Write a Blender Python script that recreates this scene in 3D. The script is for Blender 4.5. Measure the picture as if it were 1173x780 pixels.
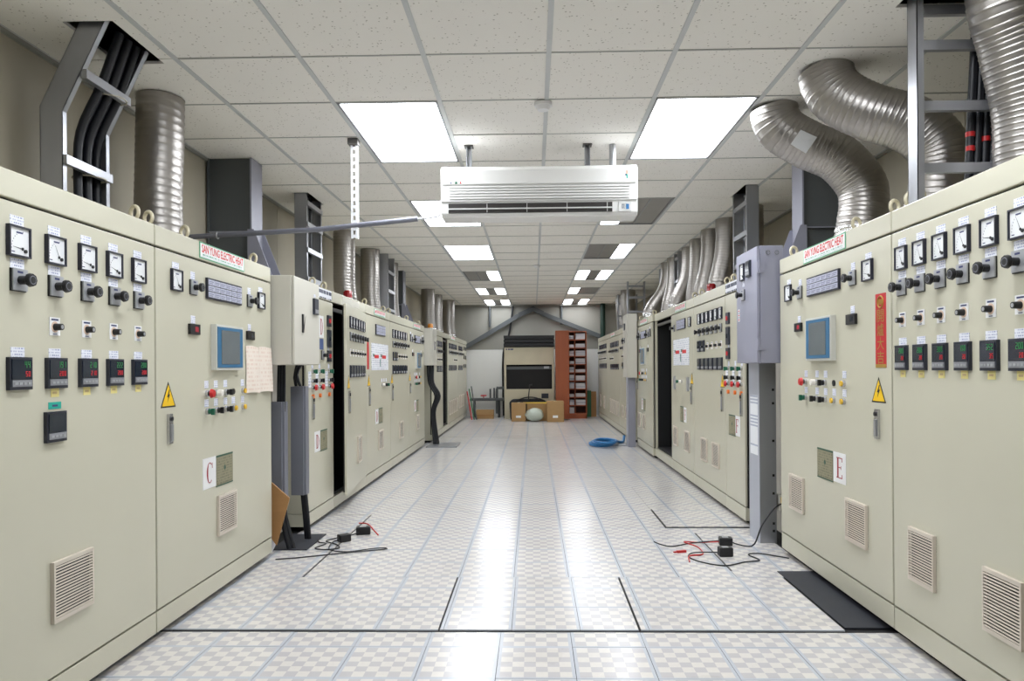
import bpy, math, random
from mathutils import Vector, Matrix
random.seed(7)
for o in list(bpy.data.objects): bpy.data.objects.remove(o, do_unlink=True)
scn = bpy.context.scene
COL = scn.collection

# ------------------------------------------------------------------ camera
F_PX, CXP, CYP = 827.0, 591.3, 420.4
YAW, PITCH, ROLL = -0.0239, 0.0005, -0.0066
CAMZ = 1.18
fwd = Vector((math.sin(YAW)*math.cos(PITCH), math.cos(YAW)*math.cos(PITCH), math.sin(PITCH)))
rt = Vector((math.cos(YAW), -math.sin(YAW), 0)); up = rt.cross(fwd)
rt2 = math.cos(ROLL)*rt + math.sin(ROLL)*up; up2 = -math.sin(ROLL)*rt + math.cos(ROLL)*up
cd = bpy.data.cameras.new('camera'); cam = bpy.data.objects.new('camera', cd); COL.objects.link(cam)
cd.sensor_fit = 'HORIZONTAL'; cd.sensor_width = 36; cd.lens = F_PX/1173*36
cd.shift_x = (586.5-CXP)/1173; cd.shift_y = (CYP-390)/1173
cd.clip_start = 0.05; cd.clip_end = 100
cam.matrix_world = Matrix(((rt2.x, up2.x, -fwd.x, 0), (rt2.y, up2.y, -fwd.y, 0), (rt2.z, up2.z, -fwd.z, CAMZ), (0, 0, 0, 1)))
scn.camera = cam
# ------------------------------------------------------------------ world, exposure (closed room: light comes from the ceiling troffers)
w = bpy.data.worlds.new('world'); scn.world = w; w.use_nodes = True
w.node_tree.nodes['Background'].inputs[0].default_value = (0.8, 0.85, 0.9, 1)
w.node_tree.nodes['Background'].inputs[1].default_value = 0.02
scn.view_settings.view_transform = 'Standard'; scn.view_settings.look = 'None'
scn.view_settings.exposure = 0.66; scn.view_settings.gamma = 1; scn.view_settings.use_curve_mapping = False
LAMP = 9.0          # emission strength of a lit troffer lens

# ------------------------------------------------------------------ materials
def lin(c):
    return tuple(((x/255)/12.92 if x/255 <= .04045 else ((x/255+.055)/1.055)**2.4) for x in c)
MATS = {}
def pm(name, col, rough=.5, metal=0., var=.06, scale=6., bump=0., bscale=60., emit=0., trans=0., stretch=None, coat=0.):
    m = bpy.data.materials.new(name); m.use_nodes = True; nt = m.node_tree; N = nt.nodes; K = nt.links
    b = N['Principled BSDF']; c = lin(col)
    b.inputs['Roughness'].default_value = rough; b.inputs['Metallic'].default_value = metal
    if coat: b.inputs['Coat Weight'].default_value = coat; b.inputs['Coat Roughness'].default_value = .12
    tc = N.new('ShaderNodeTexCoord'); mp = N.new('ShaderNodeMapping'); K.new(tc.outputs['Object'], mp.inputs[0])
    if stretch: mp.inputs['Scale'].default_value = stretch
    no = N.new('ShaderNodeTexNoise'); no.inputs['Scale'].default_value = scale; no.inputs['Detail'].default_value = 5
    K.new(mp.outputs[0], no.inputs['Vector'])
    mx = N.new('ShaderNodeMix'); mx.data_type = 'RGBA'
    mx.inputs[6].default_value = tuple(x*(1-var) for x in c)+(1,); mx.inputs[7].default_value = tuple(min(1, x*(1+var)) for x in c)+(1,)
    K.new(no.outputs[0], mx.inputs[0]); K.new(mx.outputs[2], b.inputs['Base Color'])
    if bump:
        nb = N.new('ShaderNodeTexNoise'); nb.inputs['Scale'].default_value = bscale; nb.inputs['Detail'].default_value = 3
        K.new(mp.outputs[0], nb.inputs['Vector'])
        bp = N.new('ShaderNodeBump'); bp.inputs['Strength'].default_value = bump; bp.inputs['Distance'].default_value = .004
        K.new(nb.outputs[0], bp.inputs['Height']); K.new(bp.outputs[0], b.inputs['Normal'])
    if emit:
        b.inputs['Emission Color'].default_value = c+(1,); b.inputs['Emission Strength'].default_value = emit
    if trans: b.inputs['Transmission Weight'].default_value = trans
    MATS[name] = m; return m
def M(n): return MATS[n]
def node(nt, t, **kw):
    n = nt.nodes.new(t)
    for k, v in kw.items(): setattr(n, k, v)
    return n
def math_n(nt, op, a, b=None, c=None):
    n = nt.nodes.new('ShaderNodeMath'); n.operation = op
    for i, v in enumerate((a, b, c)):
        if v is None: continue
        if isinstance(v, (int, float)): n.inputs[i].default_value = v
        else: nt.links.new(v, n.inputs[i])
    return n.outputs[0]
def rgbmix(nt, fac, a, b):
    n = nt.nodes.new('ShaderNodeMix'); n.data_type = 'RGBA'; nt.links.new(fac, n.inputs[0])
    for i, v in ((6, a), (7, b)):
        if isinstance(v, tuple): n.inputs[i].default_value = v+(1,)
        else: nt.links.new(v, n.inputs[i])
    return n.outputs[2]

pm('beige', (204, 201, 182), .27, 0, .045, 2.2, .05, 3)
pm('beige_box', (206, 203, 192), .38, 0, .04, 3)
pm('beige_ring', (214, 205, 178), .45)
pm('gap_shade', (18, 17, 16), .8)
pm('interior', (14, 15, 18), .7, 0, .3, 4)  # near-black colour stands in for the shade inside open bays
pm('lilac', (152, 153, 170), .4, .1, .05, 5)
pm('grey_trunk', (126, 128, 138), .45, .2, .06, 6)
pm('galv', (172, 174, 180), .34, .75, .12, 9, .05, 20, stretch=(1, 1, .25))
pm('galv_dark', (110, 108, 106), .4, .7, .15, 8, .05, 20, stretch=(1, 1, .3))
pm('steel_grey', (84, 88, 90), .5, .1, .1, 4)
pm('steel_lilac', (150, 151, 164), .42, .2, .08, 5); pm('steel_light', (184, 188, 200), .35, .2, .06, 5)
pm('foil', (166, 162, 158), .36, 1., .10, 14, .22, 26)
pm('foil_bright', (226, 226, 228), .2, 1., .12, 30, 1.0, 42)
pm('black', (22, 22, 25), .4, 0, .1)
pm('black_matte', (17, 17, 19), .7, 0, .15)
pm('cable', (24, 26, 32), .45, 0, .2, 10)
pm('navy_frame', (30, 32, 48), .4)
pm('dial_white', (236, 238, 240), .35, 0, .02)
pm('white', (238, 238, 238), .45, 0, .02)
pm('ink', (60, 66, 110), .6, 0, .1)
pm('plate_grey', (176, 178, 182), .35, .4, .05)
pm('chrome', (200, 200, 204), .2, .9, .05)
pm('red', (196, 32, 34), .4); pm('red_text', (214, 44, 50), .55); pm('dark_red', (164, 30, 48), .55)
pm('green_btn', (24, 96, 72), .4); pm('yellow_btn', (232, 186, 56), .4); pm('white_btn', (240, 236, 228), .35); pm('orange', (232, 120, 50), .4)
pm('yellow_sign', (246, 200, 22), .45, 0, .03); pm('yellow_note', (240, 226, 150), .6, 0, .05, 40)
pm('teal', (28, 170, 150), .6, 0, .08, 40)
pm('green_edge', (96, 170, 130), .5, 0, .08)
pm('screen_dark', (34, 42, 54), .12, 0, .1); pm('ctrl_body', (40, 44, 56), .4, 0, .05)
pm('strip_grey', (150, 152, 158), .4, .2, .12, 60)
pm('led_green', (52, 136, 76), .5, emit=.06); pm('led_red', (190, 40, 46), .5, emit=.16)
pm('hmi_grey', (204, 204, 196), .45, 0, .03); pm('hmi_blue', (52, 110, 150), .4, 0, .04); pm('hmi_screen', (104, 112, 116), .25, 0, .12, 9)
pm('lamp_window', (190, 192, 210), .45, 0, .12, 60); pm('lamp_ink', (140, 142, 164), .6)
pm('banner_red', (196, 32, 40), .5, 0, .1, 20); pm('gold', (178, 142, 64), .4, .3, .1, 30)
pm('vent', (214, 204, 190), .45, 0, .04); pm('vent_dark', (16, 14, 14), .9)
pm('olive_plate', (136, 132, 108), .4, .4, .12, 40); pm('green_dark', (44, 84, 66), .5)
pm('old_paper', (224, 198, 176), .75, 0, .12, 9)
pm('plywood', (172, 128, 80), .65, 0, .14, 5, stretch=(1, 1, 6))
pm('cardboard', (178, 142, 96), .75, 0, .08, 10); pm('tape', (206, 182, 130), .4)
pm('wall_paint', (172, 165, 148), .6, 0, .05, 1.5); pm('wall_upper_shade', (150, 148, 140), .65, 0, .08, 1.5); pm('wall_white', (232, 232, 228), .6, 0, .05, 1.2, stretch=(2, 2, .4))
pm('trim', (150, 150, 144), .5)
pm('runner', (204, 206, 206), .45, .1, .05); pm('tee', (176, 176, 172), .5, .1, .05)
pm('void', (10, 10, 10), .9)
pm('ac_white', (240, 240, 238), .22, 0, .01, coat=.3); pm('ac_dark', (40, 36, 34), .5); pm('ac_grey', (206, 206, 204), .4)
pm('lens_off', (138, 134, 130), .35, .3, .12, 3); pm('fixture', (150, 152, 156), .4, .4, .05)
pm('conduit_grey', (120, 122, 134), .4, .2, .06)
pm('rubber', (44, 46, 54), .6, 0, .2, 14); pm('slab', (30, 29, 31), .8, 0, .25, 6); pm('concrete', (190, 186, 178), .7, 0, .12, 6)
pm('machine', (206, 197, 172), .5, 0, .14, 3); pm('brown_wood', (160, 84, 50), .5, 0, .1, 6, stretch=(4, 4, .6)); pm('brown_dark', (96, 50, 38), .6, 0, .1)
pm('paper_a', (224, 224, 228), .7, 0, .06, 30); pm('paper_b', (184, 188, 200), .7, 0, .1, 30)
pm('blue_hose', (36, 112, 170), .4, 0, .2, 30); pm('bag_plastic', (224, 234, 222), .12, 0, .1, 20, .9, 18, trans=.2)
pm('yellow_bar', (226, 196, 84), .4); pm('bag_black', (34, 36, 44), .6, 0, .2); pm('green_paint', (50, 110, 72), .5); pm('green_deep', (26, 54, 44), .5)
pm('beacon_red', (150, 22, 30), .25, coat=.5); pm('beacon_orange', (236, 150, 40), .3, coat=.5)
pm('white_plastic', (228, 230, 234), .35); pm('blue_sign', (70, 90, 140), .5); pm('zip_tie', (196, 190, 176), .5)
pm('lens_on', (246, 250, 255), .4, 0, 0, emit=LAMP)

def printed(name, base, ink, pitch=.0075, dens=.5, xs=260.):
    m = pm(name, base, .6, 0, .01); nt = m.node_tree; b = nt.nodes['Principled BSDF']
    tc = node(nt, 'ShaderNodeTexCoord'); sp = node(nt, 'ShaderNodeSeparateXYZ'); nt.links.new(tc.outputs['Object'], sp.inputs[0])
    zf = math_n(nt, 'DIVIDE', sp.outputs[2], pitch); fr = math_n(nt, 'FRACT', zf); fl = math_n(nt, 'FLOOR', zf)
    band = math_n(nt, 'LESS_THAN', fr, .5)
    cb = node(nt, 'ShaderNodeCombineXYZ'); nt.links.new(math_n(nt, 'MULTIPLY', sp.outputs[0], xs), cb.inputs[0]); nt.links.new(math_n(nt, 'MULTIPLY', fl, 5.37), cb.inputs[1])
    nz = node(nt, 'ShaderNodeTexNoise'); nz.inputs['Scale'].default_value = 1; nz.inputs['Detail'].default_value = 1; nt.links.new(cb.outputs[0], nz.inputs['Vector'])
    f = math_n(nt, 'MULTIPLY', band, math_n(nt, 'GREATER_THAN', nz.outputs[0], dens))
    nt.links.new(rgbmix(nt, f, lin(base), lin(ink)), b.inputs['Base Color'])
printed('label', (236, 238, 246), (156, 162, 196), .0095, .5)
printed('sign_small', (226, 232, 232), (84, 160, 130), .012, .5, 160)
printed('plate_print', (146, 142, 116), (118, 114, 92), .014, .5, 120)
printed('doc_print', (234, 236, 240), (176, 182, 200), .022, .5, 70)
printed('old_print', (238, 226, 214), (230, 210, 196), .024, .5, 70)
printed('fascia_sign', (232, 234, 242), (60, 66, 90), .055, .42, 60)

def tile_mat():      # acoustic ceiling tile: off-white, fine pinholes
    m = pm('ceiling_tile', (246, 243, 237), .85, 0, .015, 3); nt = m.node_tree; b = nt.nodes['Principled BSDF']
    geo = node(nt, 'ShaderNodeNewGeometry')
    vo = node(nt, 'ShaderNodeTexVoronoi'); vo.inputs['Scale'].default_value = 46; nt.links.new(geo.outputs['Position'], vo.inputs['Vector'])
    nz = node(nt, 'ShaderNodeTexNoise'); nz.inputs['Scale'].default_value = 22; nt.links.new(geo.outputs['Position'], nz.inputs['Vector'])
    f = math_n(nt, 'MULTIPLY', math_n(nt, 'LESS_THAN', vo.outputs['Distance'], .2), math_n(nt, 'GREATER_THAN', nz.outputs[0], .5))
    src = b.inputs['Base Color'].links[0].from_socket
    nt.links.new(rgbmix(nt, math_n(nt, 'MULTIPLY', f, .55), src, lin((140, 130, 118))), b.inputs['Base Color'])
tile_mat()
TS = .3085
def floor_mat():     # printed vinyl tile: 6x6 checker inside a grey-blue border, glossy
    m = pm('vinyl', (210, 210, 210), .2, 0, .02, 3); nt = m.node_tree; b = nt.nodes['Principled BSDF']
    tc = node(nt, 'ShaderNodeTexCoord'); sp = node(nt, 'ShaderNodeSeparateXYZ'); nt.links.new(tc.outputs['Object'], sp.inputs[0])
    def cell(o, bw):
        t = math_n(nt, 'FRACT', math_n(nt, 'ADD', math_n(nt, 'DIVIDE', o, TS), .5))
        k = math_n(nt, 'MULTIPLY', math_n(nt, 'SUBTRACT', t, bw), 6/(1-2*bw))
        ins = math_n(nt, 'MULTIPLY', math_n(nt, 'GREATER_THAN', k, 0.), math_n(nt, 'LESS_THAN', k, 6.))
        return k, ins
    kx, ix = cell(sp.outputs[0], .048); ky, iy = cell(sp.outputs[1], .035)
    s = math_n(nt, 'ADD', math_n(nt, 'FLOOR', kx), math_n(nt, 'FLOOR', ky))
    ch = math_n(nt, 'MODULO', math_n(nt, 'ADD', s, 40.), 2.)
    inside = math_n(nt, 'MULTIPLY', ix, iy)
    geo = node(nt, 'ShaderNodeNewGeometry')
    nz = node(nt, 'ShaderNodeTexNoise'); nz.inputs['Scale'].default_value = 1.6; nz.inputs['Detail'].default_value = 6; nt.links.new(geo.outputs['Position'], nz.inputs['Vector'])
    n2 = node(nt, 'ShaderNodeTexNoise'); n2.inputs['Scale'].default_value = 60; n2.inputs['Detail'].default_value = 3; nt.links.new(geo.outputs['Position'], n2.inputs['Vector'])
    gr = math_n(nt, 'MULTIPLY', ch, math_n(nt, 'ADD', math_n(nt, 'MULTIPLY', n2.outputs[0], .5), .72))
    c1 = rgbmix(nt, gr, lin((197, 194, 196)), lin((222, 218, 212)))
    c2 = rgbmix(nt, inside, lin((194, 198, 206)), c1)
    c3 = rgbmix(nt, math_n(nt, 'MULTIPLY', math_n(nt, 'GREATER_THAN', nz.outputs[0], .56), .10), c2, lin((150, 144, 138)))
    nt.links.new(c3, b.inputs['Base Color'])
    r = math_n(nt, 'ADD', math_n(nt, 'MULTIPLY', nz.outputs[0], .14), .14); nt.links.new(r, b.inputs['Roughness'])
    bp = node(nt, 'ShaderNodeBump'); bp.inputs['Strength'].default_value = .12; bp.inputs['Distance'].default_value = .01
    n3 = node(nt, 'ShaderNodeTexNoise'); n3.inputs['Scale'].default_value = 7; nt.links.new(geo.outputs['Position'], n3.inputs['Vector'])
    nt.links.new(n3.outputs[0], bp.inputs['Height']); nt.links.new(bp.outputs[0], b.inputs['Normal'])
floor_mat()

# ------------------------------------------------------------------ mesh builder
class MB:
    def __init__(s): s.v = []; s.f = []; s.m = []; s.s = []
    def add(s, vs, fs, mat, sm=False):
        n = len(s.v); s.v += [tuple(v) for v in vs]
        for f in fs:
            s.f.append(tuple(i+n for i in f)); s.m.append(mat); s.s.append(sm)
        return s
    def box(s, x0, x1, y0, y1, z0, z1, mat):
        vs = [(x0, y0, z0), (x1, y0, z0), (x1, y1, z0), (x0, y1, z0), (x0, y0, z1), (x1, y0, z1), (x1, y1, z1), (x0, y1, z1)]
        return s.add(vs, [(0, 3, 2, 1), (4, 5, 6, 7), (0, 1, 5, 4), (1, 2, 6, 5), (2, 3, 7, 6), (3, 0, 4, 7)], mat)
    def cyl(s, a, b, r, mat, r2=None, n=16, caps=True):
        a = Vector(a); b = Vector(b); d = (b-a).normalized(); r2 = r if r2 is None else r2
        u = d.orthogonal().normalized(); w_ = d.cross(u)
        ring = lambda c, q: [c+q*(math.cos(2*math.pi*i/n)*u+math.sin(2*math.pi*i/n)*w_) for i in range(n)]
        s.add(ring(a, r)+ring(b, r2), [(i, (i+1) % n, n+(i+1) % n, n+i) for i in range(n)], mat, True)
        if caps:
            s.add(ring(a, r), [tuple(range(n))[::-1]], mat); s.add(ring(b, r2), [tuple(range(n))], mat)
        return s
    def tube(s, pts, r, mat, n=8, caps=True, rf=None):
        pts = [Vector(p) for p in pts]; u = None; rings = []
        for i, p in enumerate(pts):
            t = (pts[min(i+1, len(pts)-1)]-pts[max(i-1, 0)]).normalized()
            if u is None: u = t.orthogonal().normalized()
            else: u = (u-t*u.dot(t)).normalized()
            w_ = t.cross(u); rings.append([p+(rf(i, k) if rf else r)*(math.cos(2*math.pi*k/n)*u+math.sin(2*math.pi*k/n)*w_) for k in range(n)])
        vs = [v for q in rings for v in q]
        fs = [(i*n+k, i*n+(k+1) % n, (i+1)*n+(k+1) % n, (i+1)*n+k) for i in range(len(pts)-1) for k in range(n)]
        s.add(vs, fs, mat, True)
        if caps: s.add(rings[0], [tuple(range(n))[::-1]], mat); s.add(rings[-1], [tuple(range(n))], mat)
        return s
    def prism(s, poly, a0, a1, mat, axis='y'):
        n = len(poly)
        P = (lambda p, q, a: (p, a, q)) if axis == 'y' else ((lambda p, q, a: (a, p, q)) if axis == 'x' else (lambda p, q, a: (p, q, a)))
        vs = [P(p, q, a0) for p, q in poly]+[P(p, q, a1) for p, q in poly]
        return s.add(vs, [tuple(range(n)), tuple(range(n, 2*n))[::-1]]+[(i, n+i, n+(i+1) % n, (i+1) % n) for i in range(n)], mat)
    def ring(s, c, R, r, mat, axis='y', n=20, k=8):
        pts = []
        for i in range(n+1):
            a = 2*math.pi*i/n; q = (R*math.cos(a), R*math.sin(a))
            pts.append((c[0]+q[0], c[1], c[2]+q[1]) if axis == 'y' else ((c[0], c[1]+q[0], c[2]+q[1]) if axis == 'x' else (c[0]+q[0], c[1]+q[1], c[2])))
        vs = []; 
        for i in range(n):
            a = 2*math.pi*i/n
            for j in range(k):
                b = 2*math.pi*j/k; q = R+r*math.cos(b); e = r*math.sin(b)
                if axis == 'y': vs.append((c[0]+q*math.cos(a), c[1]+e, c[2]+q*math.sin(a)))
                elif axis == 'x': vs.append((c[0]+e, c[1]+q*math.cos(a), c[2]+q*math.sin(a)))
                else: vs.append((c[0]+q*math.cos(a), c[1]+q*math.sin(a), c[2]+e))
        return s.add(vs, [(i*k+j, ((i+1) % n)*k+j, ((i+1) % n)*k+(j+1) % k, i*k+(j+1) % k) for i in range(n) for j in range(k)], mat, True)
    def lathe(s, prof, c, mat, n=20):
        vs = []; m_ = len(prof)
        for i in range(n):
            a = 2*math.pi*i/n
            vs += [(c[0]+r*math.cos(a), c[1]+r*math.sin(a), c[2]+z) for r, z in prof]
        return s.add(vs, [(i*m_+j, ((i+1) % n)*m_+j, ((i+1) % n)*m_+j+1, i*m_+j+1) for i in range(n) for j in range(m_-1)], mat, True)
    def merge(s, o, dx=0, dy=0, dz=0):
        n = len(s.v); s.v += [(a+dx, b+dy, c+dz) for a, b, c in o.v]; s.f += [tuple(i+n for i in f) for f in o.f]; s.m += o.m; s.s += o.s; return s
    def mesh(s, name):
        me = bpy.data.meshes.new(name); me.from_pydata(s.v, [], s.f); names = []
        for q in s.m:
            if q not in names: names.append(q)
        for q in names: me.materials.append(M(q))
        idx = {q: i for i, q in enumerate(names)}
        me.polygons.foreach_set('material_index', [idx[q] for q in s.m]); me.polygons.foreach_set('use_smooth', s.s)
        me.update()
        return me
def fixnormals(me):
    import bmesh
    bm = bmesh.new(); bm.from_mesh(me); bmesh.ops.recalc_face_normals(bm, faces=bm.faces); bm.to_mesh(me); bm.free()
def obj(name, mb, parent=None, loc=(0, 0, 0), rz=0., bevel=0., fix=False):
    me = mb if isinstance(mb, bpy.types.Mesh) else mb.mesh(name)
    if fix: fixnormals(me)
    o = bpy.data.objects.new(name, me); COL.objects.link(o); o.location = loc
    if rz: o.rotation_euler = (0, 0, rz)
    if parent: o.parent = parent
    if bevel:
        b = o.modifiers.new('bevel', 'BEVEL'); b.width = bevel; b.segments = 2; b.limit_method = 'ANGLE'
    return o
def tag(o, label=None, cat=None, group=None, kind=None):
    if label: o['label'] = label
    if cat: o['category'] = cat
    if group: o['group'] = group
    if kind: o['kind'] = kind
    return o
def empty(name, loc, label, cat, group=None, rz=0.):
    o = bpy.data.objects.new(name, None); COL.objects.link(o); o.location = loc; o.rotation_euler = (0, 0, rz); o.empty_display_size = .1
    return tag(o, label, cat, group)
def text_mb(s, w_, h_, mat, depth=.0006, bold=0.):       # lettering as flat geometry facing -Y, fitted to w x h, centred
    cu = bpy.data.curves.new('t', 'FONT'); cu.body = s; cu.resolution_u = 2; cu.offset = bold
    o = bpy.data.objects.new('t', cu); COL.objects.link(o)
    me = bpy.data.meshes.new_from_object(o.evaluated_get(bpy.context.evaluated_depsgraph_get()))
    mb = MB()
    if len(me.vertices):
        xs = [v.co.x for v in me.vertices]; ys = [v.co.y for v in me.vertices]
        x0, x1, y0, y1 = min(xs), max(xs), min(ys), max(ys); sx = w_/max(x1-x0, 1e-6); sy = h_/max(y1-y0, 1e-6)
        mb.add([((v.co.x-(x0+x1)/2)*sx, -depth, (v.co.y-(y0+y1)/2)*sy) for v in me.vertices], [tuple(p.vertices) for p in me.polygons], mat)
    bpy.data.objects.remove(o, do_unlink=True); bpy.data.curves.remove(cu); bpy.data.meshes.remove(me)
    return mb
def spline(pts, step):
    pts = [Vector(p) for p in pts]; P = [2*pts[0]-pts[1]]+pts+[2*pts[-1]-pts[-2]]; out = []
    for i in range(1, len(P)-2):
        n = max(2, int((P[i+1]-P[i]).length/step))
        for j in range(n):
            t = j/n; a, b, c, d = P[i-1], P[i], P[i+1], P[i+2]
            out.append(.5*((2*b)+(-a+c)*t+(2*a-5*b+4*c-d)*t*t+(-a+3*b-3*c+d)*t**3))
    out.append(pts[-1]); return out

# ------------------------------------------------------------------ room shell
WL, WR, YB, YF, ZC = -2.317, 2.483, 17.38, -3.15, 2.68
fl = obj('floor', MB().box(WL, WR, YF, YB, -.12, -.006, 'slab')); tag(fl, 'glossy patterned vinyl floor running the length of the aisle', 'floor', kind='structure')
tile_me = MB().box(-TS/2+.0012, TS/2-.0012, -TS/2+.0008, TS/2-.0008, -.006, 0, 'vinyl').mesh('floor_tile')
def cut_tile(x0, x1, y0, y1, ox, oy, z=0.):       # tile trimmed at a seam or wall, pattern origin kept at (ox, oy)
    g = .0008
    return obj('floor_tile', MB().box(x0-ox+g, x1-ox-g, y0-oy+g, y1-oy-g, -.006, 0, 'vinyl'), fl, (ox, oy, z))
def zone(xo, yo, y0, y1, xa, xb, z=0., seams=(), skip=()):
    import itertools
    k0 = int(math.floor((xa-xo)/TS)); k1 = int(math.ceil((xb-xo)/TS)); r0 = int(math.floor((y0-yo)/TS+1e-6)); r1 = int(math.ceil((y1-yo)/TS-1e-6))
    for k in range(k0, k1):
        for r in range(r0, r1):
            a0, a1 = xo+k*TS, xo+(k+1)*TS; b0, b1 = yo+r*TS, yo+(r+1)*TS; ox, oy = (a0+a1)/2, (b0+b1)/2
            a0, a1, b0, b1 = max(a0, xa), min(a1, xb), max(b0, y0), min(b1, y1)
            if a1-a0 < .01 or b1-b0 < .01: continue
            dz = z+random.uniform(-.0006, .0006)
            full = abs(a1-a0-TS) < 1e-4 and abs(b1-b0-TS) < 1e-4
            if full: obj('floor_tile', tile_me, fl, (ox, oy, dz))
            else: cut_tile(a0, a1, b0, b1, ox, oy, dz)
XA, XB = -1.70, 1.60
zone(.156, 3.047-3*TS, 2.12, 3.216, XA, XB)                         # front strip
zone(-.106, 3.243, 3.243, 4.058, XA, -.438, .001)                   # access plates with seams between them
zone(-.106, 3.243, 3.243, 4.058, -.430, .464, .001)
zone(-.106, 3.243, 3.243, 4.058, .474, 1.378, .001)
zone(-.118, 4.062, 4.062, 4.062+3.5*TS, -1.308, 1.128)
zone(-.118, 4.062, 4.062, 4.185, 1.128, 1.60)
zone(-.118, 4.062, 4.062+3.5*TS, 7.13, -1.308, .955)
zone(-.118, 4.062, 5.99, 7.13, .955, XB)
zone(-.118, 4.062, 5.318, 5.98, .966, XB, .006)                     # loose lifted plate by the post
zone(-.118, 4.062, 4.185, 5.14, 1.139, XB, -.001)
zone(-.118, 4.062, 5.14, 5.30, .955, XB, -.001)
zone(-.118, 4.062, 4.062, 4.615, XA, -1.32)
zone(-.118, 4.062, 4.628, 5.78, XA, -1.32, -.001)
zone(-.118, 4.062, 5.79, 7.13, XA, -1.308)
def sheet(x0, x1, y0, y1, ox, oy):
    obj('vinyl_sheet', MB().box(x0-ox, x1-ox, y0-oy, y1-oy, -.006, 0, 'vinyl'), fl, (ox, oy, 0))
ox3 = -.118+TS/2; oy3 = 4.062+TS/2
sheet(XA, XB, 7.1305, 12.29, ox3, oy3); sheet(XA, XB, 12.305, YB, ox3, oy3+.1)
sheet(XA, XB, YF, 2.1195, .156+TS/2, 3.047+TS/2)
tag(obj('rubber_mat', MB().box(1.388, 1.60, 3.27, 4.17, -.004, .004, 'rubber')), 'black rubber strip on the floor along the right cabinet E', 'mat')

# walls: panels with joints
def wallx(name, x, sgn, label):
    wl = obj(name, MB().box(min(x, x+sgn*.12), max(x, x+sgn*.12), YF, YB, -.12, 3.4, 'trim')); tag(wl, label, 'wall', kind='structure')
    y = YF+.45
    ys = [YF]
    while y < YB-.2: ys.append(y); y += 1.15
    ys.append(YB)
    for a, b in zip(ys, ys[1:]):
        obj('wall_panel', MB().box(min(x, x-sgn*.012), max(x, x-sgn*.012), a+.003, b-.003, 0, 3.3, 'wall_paint'), wl)
wallx('wall_left', WL-.012, -1, 'cream panelled side wall behind the left cabinets')
wallx('wall_right', WR+.012, 1, 'cream panelled side wall behind the right cabinets')
wb = obj('wall_back', MB().box(WL-.1, WR+.1, YB+.014, YB+.13, -.12, 3.4, 'trim')); tag(wb, 'white stained end wall of the control room', 'wall', kind='structure')
xs = [WL, -.69, .5, WR]
for z0, z1, mt in ((0, 1.61, 'wall_white'), (1.62, 3.3, 'wall_upper_shade')):  # upper panels coloured darker, standing for weak lamp light up there
    for a, b in ((WL, -1.62), (-1.614, -.42), (-.414, .78), (.786, 1.6), (1.606, WR)):
        obj('wall_panel', MB().box(a, b, YB, YB+.014, z0, z1, mt), wb)
wf = obj('wall_front', MB().box(WL-.1, WR+.1, YF-.12, YF, -.12, 3.4, 'wall_paint')); tag(wf, 'plain cream wall behind the viewer', 'wall', kind='structure')

# ceiling: slab high above, grid of tiles
ce = obj('ceiling', MB().box(WL-.1, WR+.1, YF-.1, YB+.1, 3.4, 3.45, 'void')); tag(ce, 'suspended ceiling of speckled white acoustic tiles in a metal grid', 'ceiling', kind='structure')
CX0, CY0, P = .083, 4.0456, .6
lights = {}
for r in (-4, 0, 4, 8, 12, 16, 20):
    lights[(-2, r)] = 'LMR'; lights[(1, r)] = 'LMR'
lights[(-2, 12)] = 'R'; lights[(-2, 16)] = 'LR'; lights[(-2, 20)] = 'LR'
lights[(1, 4)] = 'L'; lights[(1, 8)] = 'R'; lights[(1, 12)] = 'LR'; lights[(1, 16)] = 'L'; lights[(1, 20)] = 'LR'
occ = set()
for (c, r) in lights: occ |= {(c, r), (c, r+1)}
ctile = MB().box(-P/2+.004, P/2-.004, -P/2+.004, P/2-.004, 0, .015, 'ceiling_tile').mesh('ceiling_tile')
# openings where ladders, ducts and columns pass: (x0,x1,y0,y1)
HOLES = [(-2.02, -1.80, 3.06, 3.50), (1.53, 2.0, 2.90, 3.07), (-2.05, -1.91, 6.105, 6.575), (1.765, 1.895, 6.025, 6.475)]
def holed(x0, x1, y0, y1, h):
    m_ = MB(); a, b, c, d = max(x0, h[0]), min(x1, h[1]), max(y0, h[2]), min(y1, h[3])
    for q in ((x0, a, y0, y1), (b, x1, y0, y1), (a, b, y0, c), (a, b, d, y1)):
        if q[1]-q[0] > .002 and q[3]-q[2] > .002: m_.box(q[0], q[1], q[2], q[3], 0, .015, 'ceiling_tile')
    return m_
for c in range(-4, 4):
    for r in range(-12, 22):
        if (c, r) in occ: continue
        x0, y0 = CX0+c*P, CY0+r*P; h = None
        for q in HOLES:
            if q[0] < x0+P-.02 and q[1] > x0+.02 and q[2] < y0+P-.02 and q[3] > y0+.02: h = q
        if h: obj('ceiling_tile', holed(x0+.004, x0+P-.004, y0+.004, y0+P-.004, h), ce, (0, 0, ZC+.001))
        else: obj('ceiling_tile', ctile, ce, (x0+P/2, y0+P/2, ZC+.001+random.uniform(0, .002)))
def in_light(c, r): return (c, r) in occ and (c, r-1) in occ and lights.get((c, r)) is None
run = MB().box(-.012, .012, CY0-12*P, CY0+22*P, -.004, .003, 'runner').mesh('ceiling_runner')
for c in range(-4, 5): obj('ceiling_runner', run, ce, (CX0+c*P+(.012 if c == -4 else (-.012 if c == 4 else 0)), 0, ZC))
tee = MB().box(-P/2+.012, P/2-.012, -.005, .005, -.0015, .004, 'tee').mesh('cross_tee')
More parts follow.
